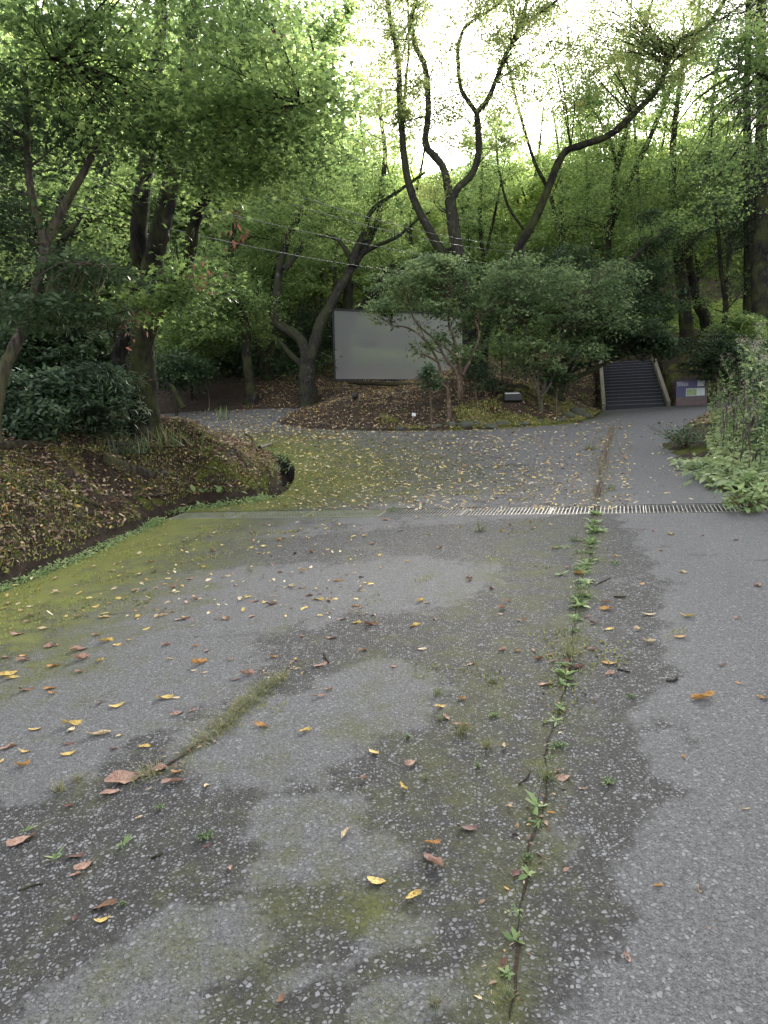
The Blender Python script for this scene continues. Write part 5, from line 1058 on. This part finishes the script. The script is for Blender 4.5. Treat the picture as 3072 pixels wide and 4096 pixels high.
def rstick(label, x0, y0, x1, y1, r):
    a, b_p = hit(x0, y0, R), hit(x1, y1, R); T_ = Tubes(); m_ = (a+b_p)/2+rng.normal(0, .01, 3); P = np.array([a, m_, b_p]); P[:, 2] = R(P[:, 0], P[:, 1])+r; T_.add(P-a, [r, r, r*.6], 6, .1, 4)
    o = link('twig', T_.mesh('twig'), M['log']); o.location = a; tag(o, label, 'twig', 'twigs on the road')
rstick('short thick twig on the clean asphalt right of the crack', 2665, 2726, 2710, 2712, .006); rstick('short dark twig nearer the crack beside a pinkish leaf', 2470, 2680, 2520, 2692, .005)
rstick('long thin twig pointing at the crack weeds before the drain', 2380, 2345, 2442, 2315, .005); rstick('dark twig end by the leaves left of the crack', 1295, 2620, 1315, 2655, .006)
rstick('thin straw twig at lower left', 75, 3565, 172, 3540, .003); rstick('small pale twig by the spiky weed', 605, 3440, 640, 3415, .004); rstick('pale straw stalk left of the grass tuft on the crack', 2075, 3140, 2120, 3085, .003)
rstick('thin twig on the mossy asphalt left', 430, 2462, 660, 2435, .003); rstick('short twig beside the maroon leaves right of the crack', 2455, 2390, 2505, 2392, .006)
# stones
def stone(px, py, d, s, label, group='stones edging the mound'):
    p = ground(px, py) if d is None else at(px, py, d); bm = bmesh.new(); bmesh.ops.create_icosphere(bm, subdivisions=3, radius=1)
    sx_, sy_, sz_ = s*rng.uniform(.8, 1.4), s*rng.uniform(.7, 1.1), s*rng.uniform(.5, .8); o_ = rng.uniform(0, 99)
    for v in bm.verts:
        k_ = 1+.22*float(vnoise(v.co.x+o_, v.co.y+v.co.z, 1.3, 2))+.08*float(vnoise(v.co.x*3+o_, v.co.z*3+v.co.y, 1.7, 5)); v.co = Vector((v.co.x*sx_*k_, v.co.y*sy_*k_, v.co.z*sz_*k_))
    me = bpy.data.meshes.new('stone'); bm.to_mesh(me); bm.free(); me.polygons.foreach_set('use_smooth', np.ones(len(me.polygons), bool))
    o = link('edge_stone', me, M['stone']); o.location = (p[0], p[1], p[2]+sz_*.02); o.rotation_euler.z = rng.uniform(0, 6.28); tag(o, label, 'stone', group)
for q, (px, py, s) in enumerate(((1600, 1716, .12), (1690, 1704, .1), (1745, 1707, .14), (1800, 1700, .17), (1862, 1706, .2), (1910, 1697, .15), (1960, 1712, .22), (2010, 1700, .15), (2090, 1696, .13), (2160, 1690, .12), (2235, 1682, .16), (2270, 1668, .24), (2310, 1655, .26), (2345, 1668, .18))):
    stone(px, py, None, s, f'mossy edging stone at the front of the mound, {ordn[q]} from its left end')
stone(655, 1890, None, .05, 'grey pebble on the bank right of the rotting log', 'pebbles'); stone(660, 2231, None, .03, 'small grey pebble on the mossy road edge', 'pebbles'); stone(1115, 1935, None, .06, 'pale stone at the lower lip of the ditch hole', 'pebbles')
# lamps and odd bits on the mound
def spot(px, py, label):
    p = ground(px, py); root = empty('garden_spotlight', tuple(p), label, 'lamp')
    bm = bmesh.new(); bmesh.ops.create_uvsphere(bm, u_segments=20, v_segments=12, radius=.10, matrix=Matrix.Translation((0, 0, .16))); me = bpy.data.meshes.new('lamp_head'); bm.to_mesh(me); bm.free(); link('lamp_head', me, M['black'], root)
    T_ = Tubes(); T_.add([(0, 0, -.1), (0, 0, .08)], [.015, .015], 8, 0, 1); link('stake', T_.mesh('stake'), M['black'], root)
spot(1421, 1606, 'small round black garden lamp on the left of the mound')
p = ground(2050, 1604); fb = empty('floodlight', tuple(p), 'black box floodlight with a pale top under the bushes', 'lamp')
b = MB(); b.box(EZ*.1, EX, EYv, EZ, .26, .16, .10); link('housing', b.mesh('housing', .02), M['black'], fb); b = MB(); b.box(EZ*.212+np.array([0, -.02, 0]), EX, np.array([0, .97, .22]), np.array([0, -.22, .97]), .21, .13, .01); link('cover', b.mesh('cover', .004), M['white'], fb)
p = ground(1655, 1665); b = MB(); b.box(EZ*.05, EX, EYv, EZ, .055, .012, .05); o = link('plant_label', b.mesh('plant_label', .004), M['white']); o.location = p; o.rotation_euler = (-.5, .2, .2); tag(o, 'small white plant label stuck in the mound front', 'label')
# pipe, poles
T_ = Tubes(); P = np.array([at(660, 1535, 22), at(690, 1548, 22), at(712, 1590, 22), at(735, 1632, 22)]); T_.add(P-P[-1], [.07, .07, .07, .08], 10, .03, 5); o = link('fallen_branch', T_.mesh('fallen_branch'), M['bark']); o.location = P[-1]; tag(o, 'dark curved pipe-like branch bending down to the path behind the triple trunk', 'branch')
T_ = Tubes(); a = at(2040, 1560, 28); a[2] = gz(a[0], a[1])-.1; tp = at(2045, 1180, 28); T_.add([np.zeros(3), tp-a], [.10, .09], 12, .03, 1); o = link('pale_post', T_.mesh('pale_post'), M['barkpale']); o.location = a; tag(o, 'pale upright post glimpsed between the two bushes', 'post')
T_ = Tubes(); a = at(2103, 1540, 24); a[2] = gz(a[0], a[1])-.1; tp = at(2095, 960, 24); T_.add([np.zeros(3), tp-a], [.045, .045], 10, 0, 1); o = link('utility_pole', T_.mesh('utility_pole'), M['concrete']); o.location = a; tag(o, 'thin grey metal pole behind the mound bushes', 'pole')
# cables
for q, (a, b_p, sg, lab_) in enumerate((((-200, 240, 9), (2098, 985, 24), .5, 'uppermost thin cable crossing from upper left to the grey pole'), ((-200, 330, 9), (2098, 1010, 24), .45, 'second thin cable just below the uppermost'), ((-200, 560, 9.2), (2098, 1065, 24), .3, 'third cable, crossing low behind the triple trunk'), ((-200, 690, 9.2), (1850, 1100, 23), .3, 'lowest cable ending at the tall forked tree'))):
    A_, B_ = at(*a), at(*b_p); T_ = Tubes(); P = [A_+(B_-A_)*t-EZ*sg*4*t*(1-t)-A_ for t in np.linspace(0, 1, 22)]; T_.add(P, [.008]*22, 5, 0, 1); o = link('cable', T_.mesh('cable'), M['cable']); o.location = A_; tag(o, lab_, 'cable', 'overhead cables')
# red-brown dead leaf clusters
for q, (px, py, d, lb) in enumerate(((520, 1285, 9.2, 'cluster of withered red-brown leaves hanging by the triple trunk'), (812, 1110, 9.2, 'withered reddish leaves at the tip of the right-hand spray'), (945, 905, 9.5, 'hanging brown dead leaf strand right of the triple trunk'), (1105, 150, 9, 'dark red dead leaf bunch high in the canopy'))):
    c = at(px, py, d); A = rng.normal(0, .1, (26, 3)); A[:, 2] *= 1.3; o = link('withered_leaves', leaves('withered_leaves', A, .09, OVAL, .6, pitch=rng.normal(-.9, .4, 26)), M['deadleaf']); o.location = c; tag(o, lb, 'dead leaves')
